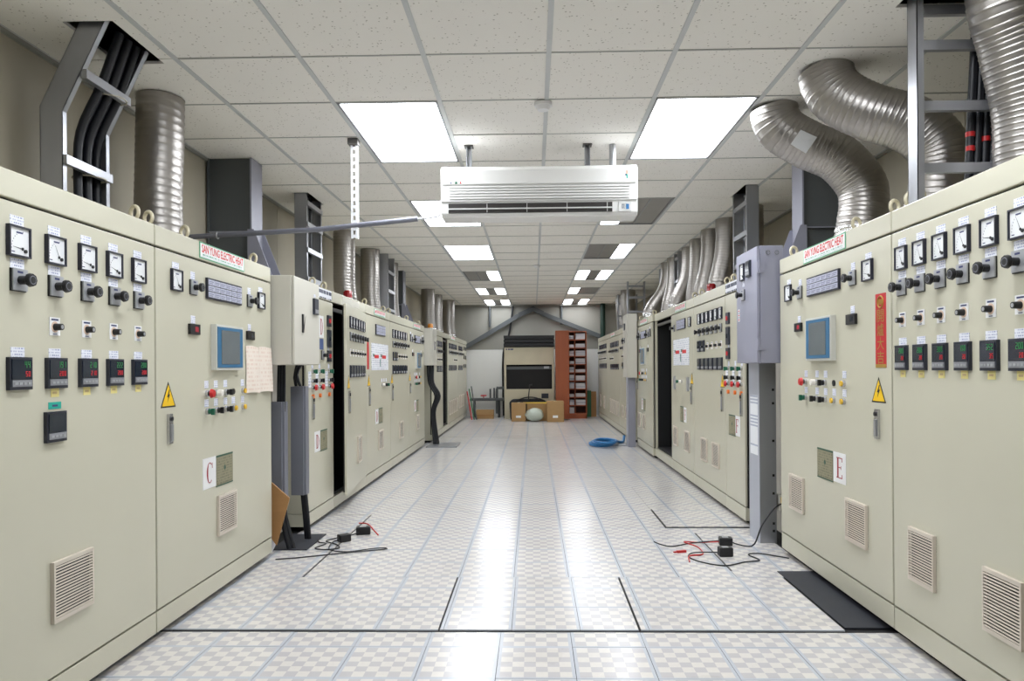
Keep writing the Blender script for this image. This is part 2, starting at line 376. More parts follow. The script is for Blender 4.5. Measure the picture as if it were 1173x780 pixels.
for c in range(-4, 4):
    for r in range(-12, 23):
        if in_light(c, r): continue
        if any(q[0] < CX0+(c+1)*P and q[1] > CX0+c*P and q[2]-.01 < CY0+r*P < q[3]+.01 for q in HOLES): continue
        obj('cross_tee', tee, ce, (CX0+(c+.5)*P, CY0+r*P, ZC))
for i, (x0, x1) in enumerate(((WL, WL+.02), (WR-.02, WR))):
    t = obj('trim_%d' % (i+1), MB().box(x0, x1, YF, CY0+22*P, ZC-.022, ZC-.0045, 'trim')); tag(t, 'thin metal edge angle where the ceiling meets the %s wall' % ('left', 'right')[i], 'trim', kind='structure')
t = obj('trim_3', MB().box(WL, WR, CY0+22*P+.004, CY0+22*P+.03, ZC-.03, ZC+.15, 'trim')); tag(t, 'metal edge closing the far end of the suspended ceiling', 'trim', kind='structure')

# troffer lights
ORD = {-8: 'behind the viewer, second back', -4: 'just above the viewer', 0: 'nearest in view', 4: 'second in view', 8: 'third in view', 12: 'fourth in view', 16: 'fifth in view', 20: 'farthest, by the end wall'}
frame_me = None
for (c, r), st in lights.items():
    side = 'left' if c < 0 else 'right'
    e = empty('ceiling_light', (CX0+(c+.5)*P, CY0+(r+1)*P, ZC), 'recessed ceiling light of the %s row, %s' % (side, ORD[r]), 'ceiling light', 'recessed ceiling lights')
    W, L_ = P/2-.013, P-.006
    f = MB().box(-W, W, -L_, L_, .06, .065, 'fixture').box(-W, -W+.014, -L_, L_, -.002, .06, 'fixture').box(W-.014, W, -L_, L_, -.002, .06, 'fixture').box(-W, W, -L_, -L_+.014, -.002, .06, 'fixture').box(-W, W, L_-.014, L_, -.002, .06, 'fixture')
    obj('frame', f, e)
    w1 = W-.016; x = [-w1, -w1*.30, w1*.30, w1]
    for i, nm in enumerate('LMR'):
        on = nm in st
        q = obj('diffuser', MB().box(x[i]+.001, x[i+1]-.001, -L_+.016, L_-.016, .006, .010, 'lens_on' if on else 'lens_off'), e)
        tag(q, ('lit white ' if on else 'unlit grey ')+'diffuser')
    if st != 'LMR':
        for xx in (-w1*.30, w1*.30): obj('divider', MB().box(xx-.006, xx+.006, -L_+.016, L_-.016, -.001, .012, 'fixture'), e)

# ------------------------------------------------------------------ instruments (all face -Y, centred on the origin of the panel surface)
CACHE = {}
def seg7(ch, w_, h_, t, mat, x, z):
    S = {'0': 'abcdef', '1': 'bc', '2': 'abged', '3': 'abgcd', '4': 'fgbc', '5': 'afgcd', '6': 'afgedc', '7': 'abc', '8': 'abcdefg', '9': 'abcdfg', ' ': ''}[ch]
    m_ = MB(); Y0, Y1 = -.0165, -.0158
    R = {'a': (0, w_, h_-t, h_), 'd': (0, w_, 0, t), 'g': (0, w_, h_/2-t/2, h_/2+t/2), 'f': (0, t, h_/2, h_), 'b': (w_-t, w_, h_/2, h_), 'e': (0, t, 0, h_/2), 'c': (w_-t, w_, 0, h_/2)}
    for q in S: a = R[q]; m_.box(x+a[0], x+a[1], Y0, Y1, z+a[2], z+a[3], mat)
    return m_
def build(kind, var=None):
    """returns list of (part name, MB, pivot); first is the part itself, the rest its sub-parts"""
    B = MB
    if kind == 'meter':
        h = .049
        bez = B().box(-h, h, -.014, 0, -h, -h+.0055, 'navy_frame').box(-h, h, -.014, 0, h-.0055, h, 'navy_frame').box(-h, -h+.0055, -.014, 0, -h+.0055, h-.0055, 'navy_frame').box(h-.0055, h, -.014, 0, -h+.0055, h-.0055, 'navy_frame')
        d = B().box(-h+.0055, h-.0055, -.008, 0, -h+.0055, h-.0055, 'dial_white')
        for i in range(9):
            a = math.radians(95+i*10.5); cx, cz = .022, -.024
            for q in range(1): d.box(cx+.056*math.cos(a)-.001, cx+.056*math.cos(a)+.001, -.0086, -.008, cz+.056*math.sin(a)-.002, cz+.056*math.sin(a)+.002, 'strip_grey')
        d.box(-.012, .016, -.0086, -.008, .026, .031, 'ink').box(-.034, -.02, -.0086, -.008, -.036, -.033, 'ink')
        d.cyl((.026, -.0125, -.028), (.026, -.008, -.028), .006, 'black', n=10)
        n = B(); a = math.radians({0: 172, 1: 118, 2: 176, 3: 166}[var or 0]); ux, uz = math.cos(a), math.sin(a); px, pz = .014, -.022
        n.add([(px-uz*.0013, -.0095, pz+ux*.0013), (px+uz*.0013, -.0095, pz-ux*.0013), (px+ux*.044+uz*.0006, -.0095, pz+uz*.044-ux*.0006), (px+ux*.044-uz*.0006, -.0095, pz+uz*.044+ux*.0006)], [(0, 1, 2, 3)], 'black')
        n.cyl((px, -.0105, pz), (px, -.0085, pz), .005, 'black', n=8)
        return [('meter', bez), ('dial', d), ('needle', n)]
    if kind == 'selector':
        p = B().box(-.034, .034, -.006, 0, -.036, .036, 'black').box(-.031, .034, -.011, -.006, -.033, .036, 'plate_grey').box(-.012, .012, -.0116, -.011, .022, .029, 'ink')
        k = B().cyl((0, -.011, 0), (0, -.034, 0), .014, 'black', n=14).cyl((0, -.034, 0), (0, -.040, 0), .014, 'black', r2=.0225, n=8).cyl((0, -.040, 0), (0, -.052, 0), .0225, 'black', r2=.0205, n=8).cyl((0, -.052, 0), (0, -.0526, 0), .014, 'grey_trunk', n=16).cyl((0, -.0526, 0), (0, -.053, 0), .0115, 'black', n=16)
        return [('selector_switch', p), ('knob', k)]
    if kind == 'pot':
        p = B().box(-.027, .027, -.002, 0, -.031, .031, 'white').box(-.018, .018, -.0026, -.002, .02, .026, 'ink').box(-.01, .01, -.0026, -.002, -.028, -.025, 'ink').cyl((0, -.002, -.002), (0, -.0028, -.002), .019, 'old_paper', n=18)
        k = B().cyl((0, -.002, -.002), (0, -.028, -.002), .0125, 'black', r2=.011, n=14).cyl((0, -.028, -.002), (0, -.0286, -.002), .007, 'plate_grey', n=10)
        return [('dial_knob', p), ('knob', k)]
    if kind == 'ctrl':
        p = B().box(-.051, .051, -.013, 0, -.052, .052, 'ctrl_body')
        s = B().box(-.044, .044, -.0155, -.013, -.018, .045, 'screen_dark')
        b = B().box(-.044, .044, -.0165, -.013, -.042, -.021, 'strip_grey')
        for i in range(4): b.box(-.036+i*.02, -.022+i*.02, -.018, -.0165, -.036, -.028, 'plate_grey')
        out = [('temperature_controller', p), ('screen', s), ('button_strip', b)]
        g, rd = var if var else ('', '')
        if g:
            m_ = B(); x = .040-.0145*len(g)
            for i, ch in enumerate(g): m_.merge(seg7(ch, .010, .021, .0026, 'led_green', x+i*.0145, .018))
            out.append(('green_readout', m_))
        if rd:
            m_ = B(); x = .040-.0125*len(rd)
            for i, ch in enumerate(rd): m_.merge(seg7(ch, .0085, .017, .0024, 'led_red', x+i*.0125, -.010))
            out.append(('red_readout', m_))
        return out
    if kind == 'label': return [('label_sticker', B().box(-.031, .031, -.001, 0, -.016, .016, 'label'))]
    if kind == 'label_s': return [('label_sticker', B().box(-.022, .022, -.001, 0, -.019, .019, 'label'))]
    if kind == 'note': return [('paper_note', B().box(-.021, .021, -.001, 0, -.015, .015, 'yellow_note').box(-.012, .010, -.0014, -.001, -.004, .004, 'tape'))]
    if kind == 'teal': return [('teal_label', B().box(-.033, .033, -.001, 0, -.012, .012, 'teal').box(-.014, .014, -.0014, -.001, -.004, .003, 'ink'))]
    if kind == 'ann':
        W, H, nx, nz = .2125, .0525, 6, 3
        fr = B().box(-W, W, -.012, 0, -H, H, 'navy_frame'); out = [('annunciator', fr)]
        cw, chh = (2*W-.012)/nx, (2*H-.012)/nz
        for i in range(nx):
            for j in range(nz):
                x0 = -W+.006+i*cw; z0 = -H+.006+j*chh
                out.append(('lamp_window', B().box(x0+.0025, x0+cw-.0025, -.0145, -.012, z0+.0025, z0+chh-.0025, 'lamp_window').box(x0+.008, x0+cw-.012, -.015, -.0145, z0+chh*.52, z0+chh*.7, 'lamp_ink').box(x0+.008, x0+cw-.02, -.015, -.0145, z0+chh*.25, z0+chh*.4, 'lamp_ink')))
        return out
    if kind == 'disp':
        return [('indicator_display', B().box(-.05, .05, -.014, 0, -.025, .025, 'black')), ('readout', B().box(-.004, .03, -.0146, -.014, -.012, .012, 'dark_red' if var else 'screen_dark'))]
    if kind == 'hmi':
        W, H = .17, .117
        return [('operator_screen', B().box(-W, W, -.028, 0, -H, H, 'hmi_grey')), ('bezel', B().box(-W+.012, W-.012, -.031, -.028, -H+.012, H-.012, 'hmi_blue')),
                ('screen', B().box(-W+.055, W-.055, -.0325, -.031, -H+.03, H-.028, 'hmi_screen'))]
    if kind == 'btn':
        p = B().cyl((0, 0, 0), (0, -.014, 0), .016, 'chrome', n=16)
        c = var
        if c == 'red': k = B().cyl((0, -.014, 0), (0, -.026, 0), .012, 'black', n=14).cyl((0, -.026, 0), (0, -.04, 0), .024, 'red', r2=.019, n=18)
        elif c == 'white': k = B().cyl((0, -.014, 0), (0, -.036, 0), .0165, 'white_btn', n=16)
        elif c == 'black': k = B().cyl((0, -.014, 0), (0, -.026, 0), .014, 'black', n=14).box(-.006, .006, -.042, -.026, -.016, .016, 'black')
        elif c == 'green': k = B().cyl((0, -.014, 0), (0, -.026, 0), .014, 'green_btn', n=14).box(-.007, .007, -.042, -.026, -.017, .015, 'green_btn')
        elif c == 'yellow': k = B().cyl((0, -.014, 0), (0, -.022, 0), .0135, 'yellow_btn', n=16)
        elif c == 'slot':
            return [('keyhole_plug', B().cyl((0, 0, 0), (0, -.006, 0), .016, 'black', n=14))]
        return [('push_button', p), ('button_head', k)]
    if kind == 'tri':
        b = .067; h0 = -.0575
        t = lambda g, y0, y1, mt: B().prism([(-b+1.75*g, h0+g), (b-1.75*g, h0+g), (0, -h0-2*g)], y1, y0, mt)
        bolt = [(.006, .022), (-.013, -.012), (-.002, -.010), (-.010, -.036), (.014, .002), (.003, .000), (.012, .022)]
        return [('warning_sign', t(0, 0, -.0012, 'black')), ('yellow_field', t(.0065, -.0012, -.0018, 'yellow_sign')), ('bolt_symbol', B().prism(bolt, -.0022, -.0018, 'black'))]
    if kind == 'handle':
        p = B().box(-.016, .016, -.012, 0, -.067, .067, 'chrome'); k = B().box(-.010, .010, -.018, -.012, -.056, .020, 'galv'); c = B().cyl((0, -.012, .045), (0, -.019, .045), .010, 'black', n=12)
        return [('door_handle', p), ('grip', k), ('key_lock', c)]
    if kind == 'vent':
        w_, h_, n = .111, .104, 17
        fr = B().box(-w_, w_, -.001, 0, -h_, h_, 'vent_dark').box(-w_, w_, -.014, 0, h_-.014, h_, 'vent').box(-w_, w_, -.014, 0, -h_, -h_+.014, 'vent').box(-w_, -w_+.009, -.014, 0, -h_+.014, h_-.014, 'vent').box(w_-.009, w_, -.014, 0, -h_+.014, h_-.014, 'vent')
        out = [('vent_grille', fr)]; p = (2*h_-.028)/n
        for i in range(n):
            z = -h_+.014+(i+.5)*p
            s = B().add([(-w_+.009, -.0125, z+.0018), (w_-.009, -.0125, z+.0018), (w_-.009, -.0145, z-.0026), (-w_+.009, -.0145, z-.0026), (-w_+.009, -.0095, z+.0018), (w_-.009, -.0095, z+.0018), (w_-.009, -.0125, z-.0026), (-w_+.009, -.0125, z-.0026)],
                        [(3, 2, 1, 0), (0, 1, 5, 4), (2, 3, 7, 6), (4, 5, 6, 7), (0, 4, 7, 3), (1, 2, 6, 5)], 'vent')
            out.append(('slat', s))
        return out
    if kind == 'plate':
        return [('nameplate', B().box(-.103, .103, -.002, 0, -.081, .081, 'olive_plate')), ('green_border', B().box(-.103, .103, -.0026, -.002, .072, .081, 'green_dark').box(-.103, .103, -.0026, -.002, -.081, -.075, 'green_dark')),
                ('print', B().box(-.095, .095, -.0028, -.002, -.070, .068, 'plate_print')), ('emblem', B().prism([(-.014, .01), (0, -.006), (.014, .01), (0, .026)], -.0032, -.0028, 'green_dark'))]
    if kind == 'letter':
        cw, chh, lt = var
        return [('letter_card', B().box(-cw/2, cw/2, -.0015, 0, -chh/2, chh/2, 'white')), ('letter', letter(lt, cw*.46, chh*.68))]
    if kind == 'beacon':
        return [('warning_beacon', B().cyl((0, 0, 0), (0, 0, .03), .045, 'white_plastic')), ('lens', B().lathe([(.0, .10), (.03, .10), (.042, .088), (.045, .03)], (0, 0, 0), var))]
    if kind == 'eye':
        return [('lifting_eye', B().cyl((0, 0, 0), (0, 0, .016), .014, 'beige_ring', n=10).ring((0, 0, .036), .027, .008, 'beige_ring', axis='y'))]
def letter(ch, w_, h_):       # serif capital, dark red, facing -Y
    m_ = MB(); t = w_*.24; s = h_*.045; sw = w_*.12; Y0, Y1 = -.0022, -.0015; x0, x1, z0, z1 = -w_/2, w_/2, -h_/2, h_/2
    def bx(a, b, c, d): m_.box(a, b, Y0, Y1, c, d, 'dark_red')
    if ch in 'EF':
        bx(x0+sw, x0+sw+t, z0, z1); bx(x0, x1, z1-s, z1); bx(x1-s*1.2, x1, z1-h_*.2, z1-s); bx(x0+sw+t, x1-w_*.2, -s/2+h_*.02, s/2+h_*.02); bx(x1-w_*.26, x1-w_*.2, -h_*.07, h_*.11)
        if ch == 'E': bx(x0, x1, z0, z0+s); bx(x1-s*1.2, x1, z0+s, z0+h_*.2)
        else: bx(x0, x0+2*sw+t, z0, z0+s)
    if ch in 'CD':
        n = 24
        a0, a1 = ((50, 310) if ch == 'C' else (-90, 90))
        cxm = x0+w_*.5 if ch == 'C' else x0+sw+t*.6
        rx = w_*.5 if ch == 'C' else x1-cxm
        vs = []; 
        for i in range(n+1):
            a = math.radians(a0+(a1-a0)*i/n); th = s+(t-s)*abs(math.cos(a))**1.2
            vs += [(cxm+rx*math.cos(a), Y0, h_/2*math.sin(a)), (cxm+(rx-th)*math.cos(a), Y0, (h_/2-s)*math.sin(a))]
        m_.add(vs, [(2*i, 2*i+1, 2*i+3, 2*i+2) for i in range(n)], 'dark_red')
        if ch == 'C': bx(x1-w_*.12, x1-w_*.05, z1-h_*.3, z1-h_*.04)
        if ch == 'D': bx(x0+sw, x0+sw+t, z0, z1); bx(x0, cxm+.001, z1-s, z1); bx(x0, cxm+.001, z0, z0+s)
    return m_
def inst(parent, kind, x, z, var=None, simple=False, y=0., sx=1., sz=1.):
    key = (kind, var, simple)
    if key not in CACHE:
        parts = build(kind, var)
        if simple:
            mb = MB()
            for _, q in parts: mb.merge(q)
            CACHE[key] = [(parts[0][0], mb.mesh(parts[0][0]))]
        elif kind == 'vent':      # every slat shares one mesh
            CACHE[key] = [(n, q.mesh(n)) for n, q in parts]
        else: CACHE[key] = [(n, q.mesh(n)) for n, q in parts]
    P_ = CACHE[key]; o = obj(P_[0][0], P_[0][1], parent, (x, y, z))
    if sx != 1 or sz != 1: o.scale = (sx, 1, sz)
    for n, me in P_[1:]: obj(n, me, o)
    return o

# ------------------------------------------------------------------ cabinets
XL, XR = -1.642, 1.556
class Cab:
    """cabinet in its own frame: X to the viewer's right along the face, Y into the cabinet, Z up"""
    def __init__(s, side, y0, y1, label, top=None, face=None, depth=.62, door=True, open_bay=False, group='control cabinets'):
        s.side, s.y0, s.y1 = side, y0, y1; left = side == 'L'
        s.face = face if face is not None else (XL if left else XR)
        s.top = top or (1.813 if left else 1.846); s.gap = s.top-.094; s.db = .135 if left else .141; W = s.W = y1-y0
        s.e = empty('control_cabinet', (s.face, y0 if left else y1, 0), label, 'cabinet', group, math.pi/2 if left else -math.pi/2)
        g = .004
        obj('plinth', MB().box(g, W-g, .002, depth, .035, s.db-.009, 'beige'), s.e, bevel=.002)
        obj('foot', MB().box(.05, W-.05, .05, depth-.05, 0, .035, 'gap_shade'), s.e)
        obj('fascia', MB().box(g, W-g, 0, .03, s.gap+.005, s.top, 'beige'), s.e, bevel=.004)
        if open_bay:
            b = MB().box(g, W-g, depth-.02, depth, s.db, s.top, 'interior').box(g, g+.01, .03, depth, s.db, s.top, 'beige').box(W-g-.01, W-g, .03, depth, s.db, s.top, 'beige').box(g+.01, g+.02, .032, depth, s.db, s.top-.02, 'interior').box(W-g-.02, W-g-.01, .032, depth, s.db, s.top-.02, 'interior').box(g, W-g, .03, depth, s.top-.02, s.top, 'beige').box(g, W-g, .03, depth, s.db-.006, s.db+.014, 'interior')
            obj('body', b, s.e)
            obj('mounting_plate', MB().box(.06, W-.06, depth-.14, depth-.12, .25, s.gap-.1, 'black_matte'), s.e)
            for i in range(4):
                for j in range(5):
                    if random.random() < .8:
                        x = .1+i*(W-.25)/3.4; z = .35+j*.25
                        obj('contactor', MB().box(x, x+.13, depth-.24, depth-.14, z, z+.12, 'ctrl_body').box(x+.02, x+.11, depth-.25, depth-.24, z+.03, z+.09, 'black'), s.e)
            obj('frame_rail', MB().box(.02, W-.02, .03, .06, s.gap-.06, s.gap-.03, 'galv_dark'), s.e)
        else:
            obj('body', MB().box(g, W-g, .03, depth, s.db-.006, s.top-.001, 'beige'), s.e)
            obj('gap_shade', MB().box(g-.002, W-g+.002, .020, .0305, s.db-.012, s.gap+.012, 'gap_shade'), s.e)  # black sheet added behind the door so its gaps show as shade
            if door: obj('door', MB().box(g+.002, W-g-.002, 0, .018, s.db, s.gap-.005, 'beige'), s.e, bevel=.003)
    def X(s, y): return y-s.y0 if s.side == 'L' else s.y1-y
    def put(s, kind, y, z, var=None, simple=False, sx=1., sz=1.): return inst(s.e, kind, s.X(y), z, var, simple, 0., sx, sz)
    def eye(s, y, d=.05):
        o = inst(s.e, 'eye', s.X(y), s.top, None, True, d); o.rotation_euler = (0, 0, 1.1 if s.side == 'L' else -1.1); return o
    def sign(s, y0, y1, z0, z1, near=True):
        w_, h_ = abs(y1-y0), z1-z0; x = (s.X(y0)+s.X(y1))/2; z = (z0+z1)/2
        o = obj('maker_sign', MB().box(-w_/2, w_/2, -.002, 0, -h_/2, h_/2, 'green_edge').box(-w_/2+.008, w_/2-.008, -.003, -.002, -h_/2+.006, h_/2-.006, 'white'), s.e, (x, 0, z))
        t = text_mb('SAN YUNG ELECTRIC HEAT', w_*.92, h_*.52, 'red_text', .0036, .022); t2 = MB()
        t2.v = [(a, b, c+h_*.12) for a, b, c in t.v]; t2.f = t.f; t2.m = t.m; t2.s = t.s
        obj('lettering', t2, o)
        obj('small_print', MB().box(-w_*.44, w_*.44, -.0034, -.003, -h_*.38, -h_*.20, 'sign_small'), o)

def rowsA(c, ys, z, readouts=None, simple=False, first_pot=1, needles=None, par=None, lab=True, sx=1.):
    """a door of paired meters, selector switches, dial knobs and temperature controllers"""
    for i, y in enumerate(ys):
        nv = (needles or [0]*9)[i]
        def p(kind, zz, var=None):
            if par: return inst(par, kind, y, zz, var, True)
            return c.put(kind, y, zz, var, simple, sx=sx if kind in ('meter', 'ctrl') else 1.)
        p('meter', z, nv); p('selector', z-.123)
        if lab: p('label', z+.066); p('label_s' if simple else 'label', z-.070)
        if i >= first_pot: p('pot', z-.26)
        ro = readouts[i] if readouts else None
        p('ctrl', z-.42, ro)
        if lab: p('label', z-.352)
        if i >= first_pot and lab: p('note', z-.487)
def rowsC(c, y0, z=1.59, simple=False, hmi=True, vents=((.50, .71),), card='C', flip=False, paper=False):
    """an operator door: meters, switches, annunciator, screen, buttons, warning sign, handle"""

# --- near left cabinet (five columns of instruments in view)
A = Cab('L', 1.72, 3.10, 'nearest left beige control cabinet with temperature controllers reading 44 and 191')
rowsA(A, [2.085, 2.260, 2.438, 2.615, 2.786, 2.960], 1.591, [('44', '50'), ('44', '50'), ('191', '200'), ('210', '210'), ('222', '200'), ('200', '200')], first_pot=2, needles=[2, 2, 1, 0, 3, 0])
A.put('ctrl', 2.431, .988, ('', '')); A.put('teal', 2.437, 1.060); A.put('vent', 2.52, .423)
A.eye(3.03); A.eye(2.0)
C = Cab('L', 3.10, 4.485, 'left beige control cabinet carrying the letter C card and taped old paper')
def operator(c, y, z, btn_y, tri_y, han, card_y, plate_y, letter_ch, vents, flip, simple=False, hmi=True, zoff=0.):
    """y: dict of instrument centre positions along the aisle"""
    c.put('meter', y['m1'], z, 1, simple); c.put('label', y['m1'], z+.066, None, simple); c.put('selector', y['s1'], z-.015, None, simple); c.put('label_s', y['s1'], z+.042, None, simple)
    c.put('ann', y['ann'], z-.002, None, simple)
    c.put('selector', y['s2'], z-.017, None, simple); c.put('label_s', y['s2'], z+.040, None, simple); c.put('meter', y['m2'], z, 3, simple); c.put('label', y['m2'], z+.064, None, simple)
    c.put('disp', y['d1'], z-.217, 1, simple); c.put('label_s', y['d1'], z-.17, None, simple); c.put('disp', y['d2'], z-.217, None, simple); c.put('label_s', y['d2'], z-.17, None, simple)
    if hmi: c.put('hmi', y['hmi'], z-.297, None, simple)
    for yy, v in zip(btn_y, ('red', 'white', 'black', 'slot', 'yellow')):
        c.put('btn', yy, z-.532, v, simple)
        if v != 'slot': c.put('label_s', yy, z-.487, None, simple)
    for yy, v in zip(btn_y, ('green', 'black', 'black', 'yellow', 'yellow')):
        c.put('btn', yy, z-.622, v, simple); c.put('label_s', yy, z-.580, None, simple)
    c.put('tri', tri_y, 1.068, None, simple); c.put('handle', han, .914, None, simple)
    c.put('letter', card_y, .657, (.150, .155, letter_ch), simple); c.put('plate', plate_y, .652, None, simple)
    for v in vents: c.put('vent', v[0], v[1], None, simple)
operator(C, dict(m1=3.279, s1=3.446, ann=3.794, s2=4.137, m2=4.31, d1=3.446, d2=4.138, hmi=3.81), 1.591, [3.585, 3.692, 3.807, 3.908, 4.032], 3.206, 3.21, 3.614, 3.790, 'C', [(3.808, .420)], False)
C.sign(3.517, 4.067, 1.732, 1.812); C.eye(3.14); C.eye(3.47); C.eye(4.33)
# taped old paper, two curled sheets
pp = MB()
for a0, a1 in ((0, .19), (.195, .40)):
    n = 8; vs = []
    for i in range(n+1):
        for j in range(n+1):
            u, v = i/n, j/n; bow = -.004-.012*math.sin(math.pi*u)*(.4+.6*(1-v))-.01*(1-v)*u
            vs.append((a0+(a1-a0)*u+.005*math.sin(4*v), bow, -.135+.27*v+.003*math.sin(5*u)))
    pp.add(vs, [(i*(n+1)+j, (i+1)*(n+1)+j, (i+1)*(n+1)+j+1, i*(n+1)+j+1) for i in range(n) for j in range(n)], 'old_print', True)
po = obj('paper_sheet', pp, None, (XL, 4.078, 1.178), math.pi/2); tag(po, 'yellowed old paper sheets taped to the door of cabinet C', 'paper')

# --- near right cabinets
B_ = Cab('R', 1.80, 3.172, 'nearest right beige control cabinet with a controller reading 352')
rowsA(B_, [3.078, 2.934, 2.79, 2.644, 2.49, 2.34, 2.19], 1.630, [('200', '20'), ('200', '20'), ('388', '20'), ('198', '20'), ('352', '35'), ('200', '20'), ('200', '20')], first_pot=0, needles=[1, 1, 1, 1, 0, 1, 0], sx=.9)
B_.put('vent', 2.93, .405, sx=.85, sz=1.05); B_.put('vent', 2.43, .375, sx=.9, sz=1.05); B_.eye(3.11); B_.eye(3.03); B_.eye(2.0)
E_ = Cab('R', 3.172, 4.594, 'right beige control cabinet carrying the letter E card and a red banner')
operator(E_, dict(m1=4.425, s1=4.241, ann=3.902, s2=3.546, m2=3.384, d1=4.258, d2=3.553, hmi=3.92), 1.620, [4.16, 4.00, 3.885, 3.775, 3.652], 3.293, 3.299, 3.716, 3.897, 'E', [(4.305, .425), (3.517, .420)], True)
E_.sign(4.185, 3.625, 1.760, 1.844); E_.eye(4.48); E_.eye(3.24); E_.eye(3.62)
bn = obj('paper_banner', MB().box(-.049, .049, -.0015, 0, -.166, .166, 'banner_red').box(-.049, .049, -.002, -.0015, -.166, -.150, 'gold'), None, (XR, 3.269, 1.334), -math.pi/2)
tag(bn, 'red vertical paper banner with gold characters on cabinet E', 'banner')
em = MB().ring((0, -.002, .128), .026, .004, 'gold', n=18, k=4)
for a in range(6): em.box(-.016+.006*a, -.013+.006*a, -.003, -.0015, .112+.004*(a % 3), .142-.003*(a % 2), 'gold')
obj('emblem', em, bn)
for i, ch in enumerate('開爐大吉'):
    t = text_mb(ch, .062, .056, 'gold', .0028)
    if t.v: obj('character', t, bn, (0, 0, .066-.062*i))

# --- middle left group D
D0 = Cab('L', 5.18, 5.885, 'narrow beige cabinet with letter D cards right of the wall box')
D1 = Cab('L', 5.885, 7.05, 'beige cabinet of the left row with its instrument door ajar', open_bay=True)
D2 = Cab('L', 7.05, 8.25, 'left beige cabinet with a white diagram sheet and red strip')
D3 = Cab('L', 8.25, 9.45, 'left beige cabinet with six meters between the diagram sheet and the last operator door')
D4 = Cab('L', 9.45, 10.83, 'left beige operator cabinet at the end of the middle row')
def narrow(c, ys, lt, s):
    zc = .628 if s > 0 else .72
    c.put('letter', ys[2], zc, (.15, .155, lt), True); c.put('plate', ys[3], zc-.004, None, True, .9); c.put('handle', ys[0], .89, None, True, 1, 1.3)
    for k, (zz, hh) in enumerate(((1.56, .045), (1.42, .07), (1.28, .045))):
        b = MB().box(-.045, .045, -.014, 0, -hh, hh, 'ctrl_body').cyl((0, -.014, 0), (0, -.02, 0), .018, 'led_red' if k != 1 else 'screen_dark', n=12)
        obj('indicator_unit', b, c.e, (c.X(ys[4]), 0, zz))
        if k == 1: c.put('label_s', ys[4], zz-hh-.012, None, True)
    for i, yy in enumerate((ys[0], ys[1], ys[4])):
        obj('tag_label', MB().box(-.035, .035, -.001, 0, -.06, .06, 'doc_print'), c.e, (c.X(yy-.06*s), 0, 1.10))
        c.put('label_s', yy, 1.20, None, True); c.put('btn', yy, 1.16, 'green', True); c.put('btn', yy, 1.09, 'black', True); c.put('btn', yy, 1.04, 'red', True)
        obj('lamp', MB().cyl((0, 0, 0), (0, -.015, 0), .016, 'orange', n=10), c.e, (c.X(yy), 0, .975))
narrow(D0, [5.32, 5.50, 5.44, 5.60, 5.75], 'D', 1)
o = obj('letter_sign', MB().box(-.055, .055, -.0015, 0, -.085, .085, 'white'), D0.e, (D0.X(5.56), 0, 1.505)); obj('letter', letter('D', .06, .125), o)
obj('blue_sign', MB().box(-.05, .05, -.0015, 0, -.042, .042, 'blue_sign'), D0.e, (D0.X(5.56), 0, 1.37))
D0.put('selector', 5.58, 1.285, None, True)
obj('maker_sign', MB().box(-.26, .26, -.002, 0, -.038, .038, 'fascia_sign'), D0.e, (D0.X(5.58), 0, 1.768)); D0.eye(5.5); D0.eye(5.8)
# ajar door of D1: hinge at the far edge
W1 = 1.165
dr = obj('door', MB().box(-W1+.006, 0, 0, .02, .138, 1.716, 'beige').box(-W1+.02, -.02, .02, .035, .16, 1.69, 'interior'), D1.e, (W1-.003, -.006, 0), math.radians(5.0), bevel=.003)
rowsA(None, [-.95+.148*i for i in range(6)], 1.575, first_pot=0, par=dr, simple=True, lab=False)
inst(dr, 'tri', -1.06, 1.068, None, True); inst(dr, 'handle', -1.06, .90, None, True, sz=1.4); inst(dr, 'vent', -.52, .45, None, True, sz=1.15)
obj('maker_sign', MB().box(-.3, .3, -.002, 0, -.03, .03, 'beige_box'), D1.e, (.6, 0, 1.77))
def diag_sheet(c, y0, y1, z0, z1):
    x = c.X((y0+y1)/2); w_ = abs(y1-y0); h_ = z1-z0
    o = obj('diagram_sheet', MB().box(-w_/2, w_/2, -.003, 0, -h_/2, h_/2, 'doc_print'), c.e, (x, 0, (z0+z1)/2))
    d = MB()
    for k in (-1, 1): d.box(k*w_*.22-w_*.12, k*w_*.22+w_*.12, -.004, -.003, -.015, .02, 'red_text').box(k*w_*.22-w_*.2, k*w_*.22-w_*.13, -.004, -.003, .0, .03, 'green_btn').box(-w_*.02, w_*.02, -.004, -.003, -.1, -.02, 'teal')
    obj('diagram_print', d, o)
D2.put('ann', 7.70, 1.585, None, True, 1.1, 1.05); diag_sheet(D2, 7.28, 8.12, 1.16, 1.44); D2.sign(7.42, 7.98, 1.735, 1.80)
D2.put('tri', 7.16, 1.06, None, True); D2.put('handle', 7.16, .90, None, True, 1, 1.4); D2.put('letter', 7.52, .675, (.15, .155, 'D'), True); D2.put('plate', 7.70, .675, None, True); D2.put('vent', 7.68, .42, None, True)
for k in range(3): D2.put('btn', 7.78+.11*k, 1.0, ('white', 'black', 'green')[k], True); D2.put('label_s', 7.78+.11*k, 1.05, None, True)
tag(obj('paper_banner', MB().box(-.04, .04, -.0015, 0, -.15, .15, 'banner_red'), None, (XL, 7.13, 1.32), math.pi/2), 'narrow red paper strip beside the diagram sheet on the left', 'banner')
rowsA(D3, [8.42+.165*i for i in range(6)], 1.585, first_pot=2, simple=True, lab=False); D3.put('tri', 8.34, 1.06, None, True); D3.put('handle', 8.34, .90, None, True, 1, 1.4); D3.put('vent', 8.88, .42, None, True)
for i in range(2): D3.put('ctrl', 8.44+.165*i, 1.32, None, True)
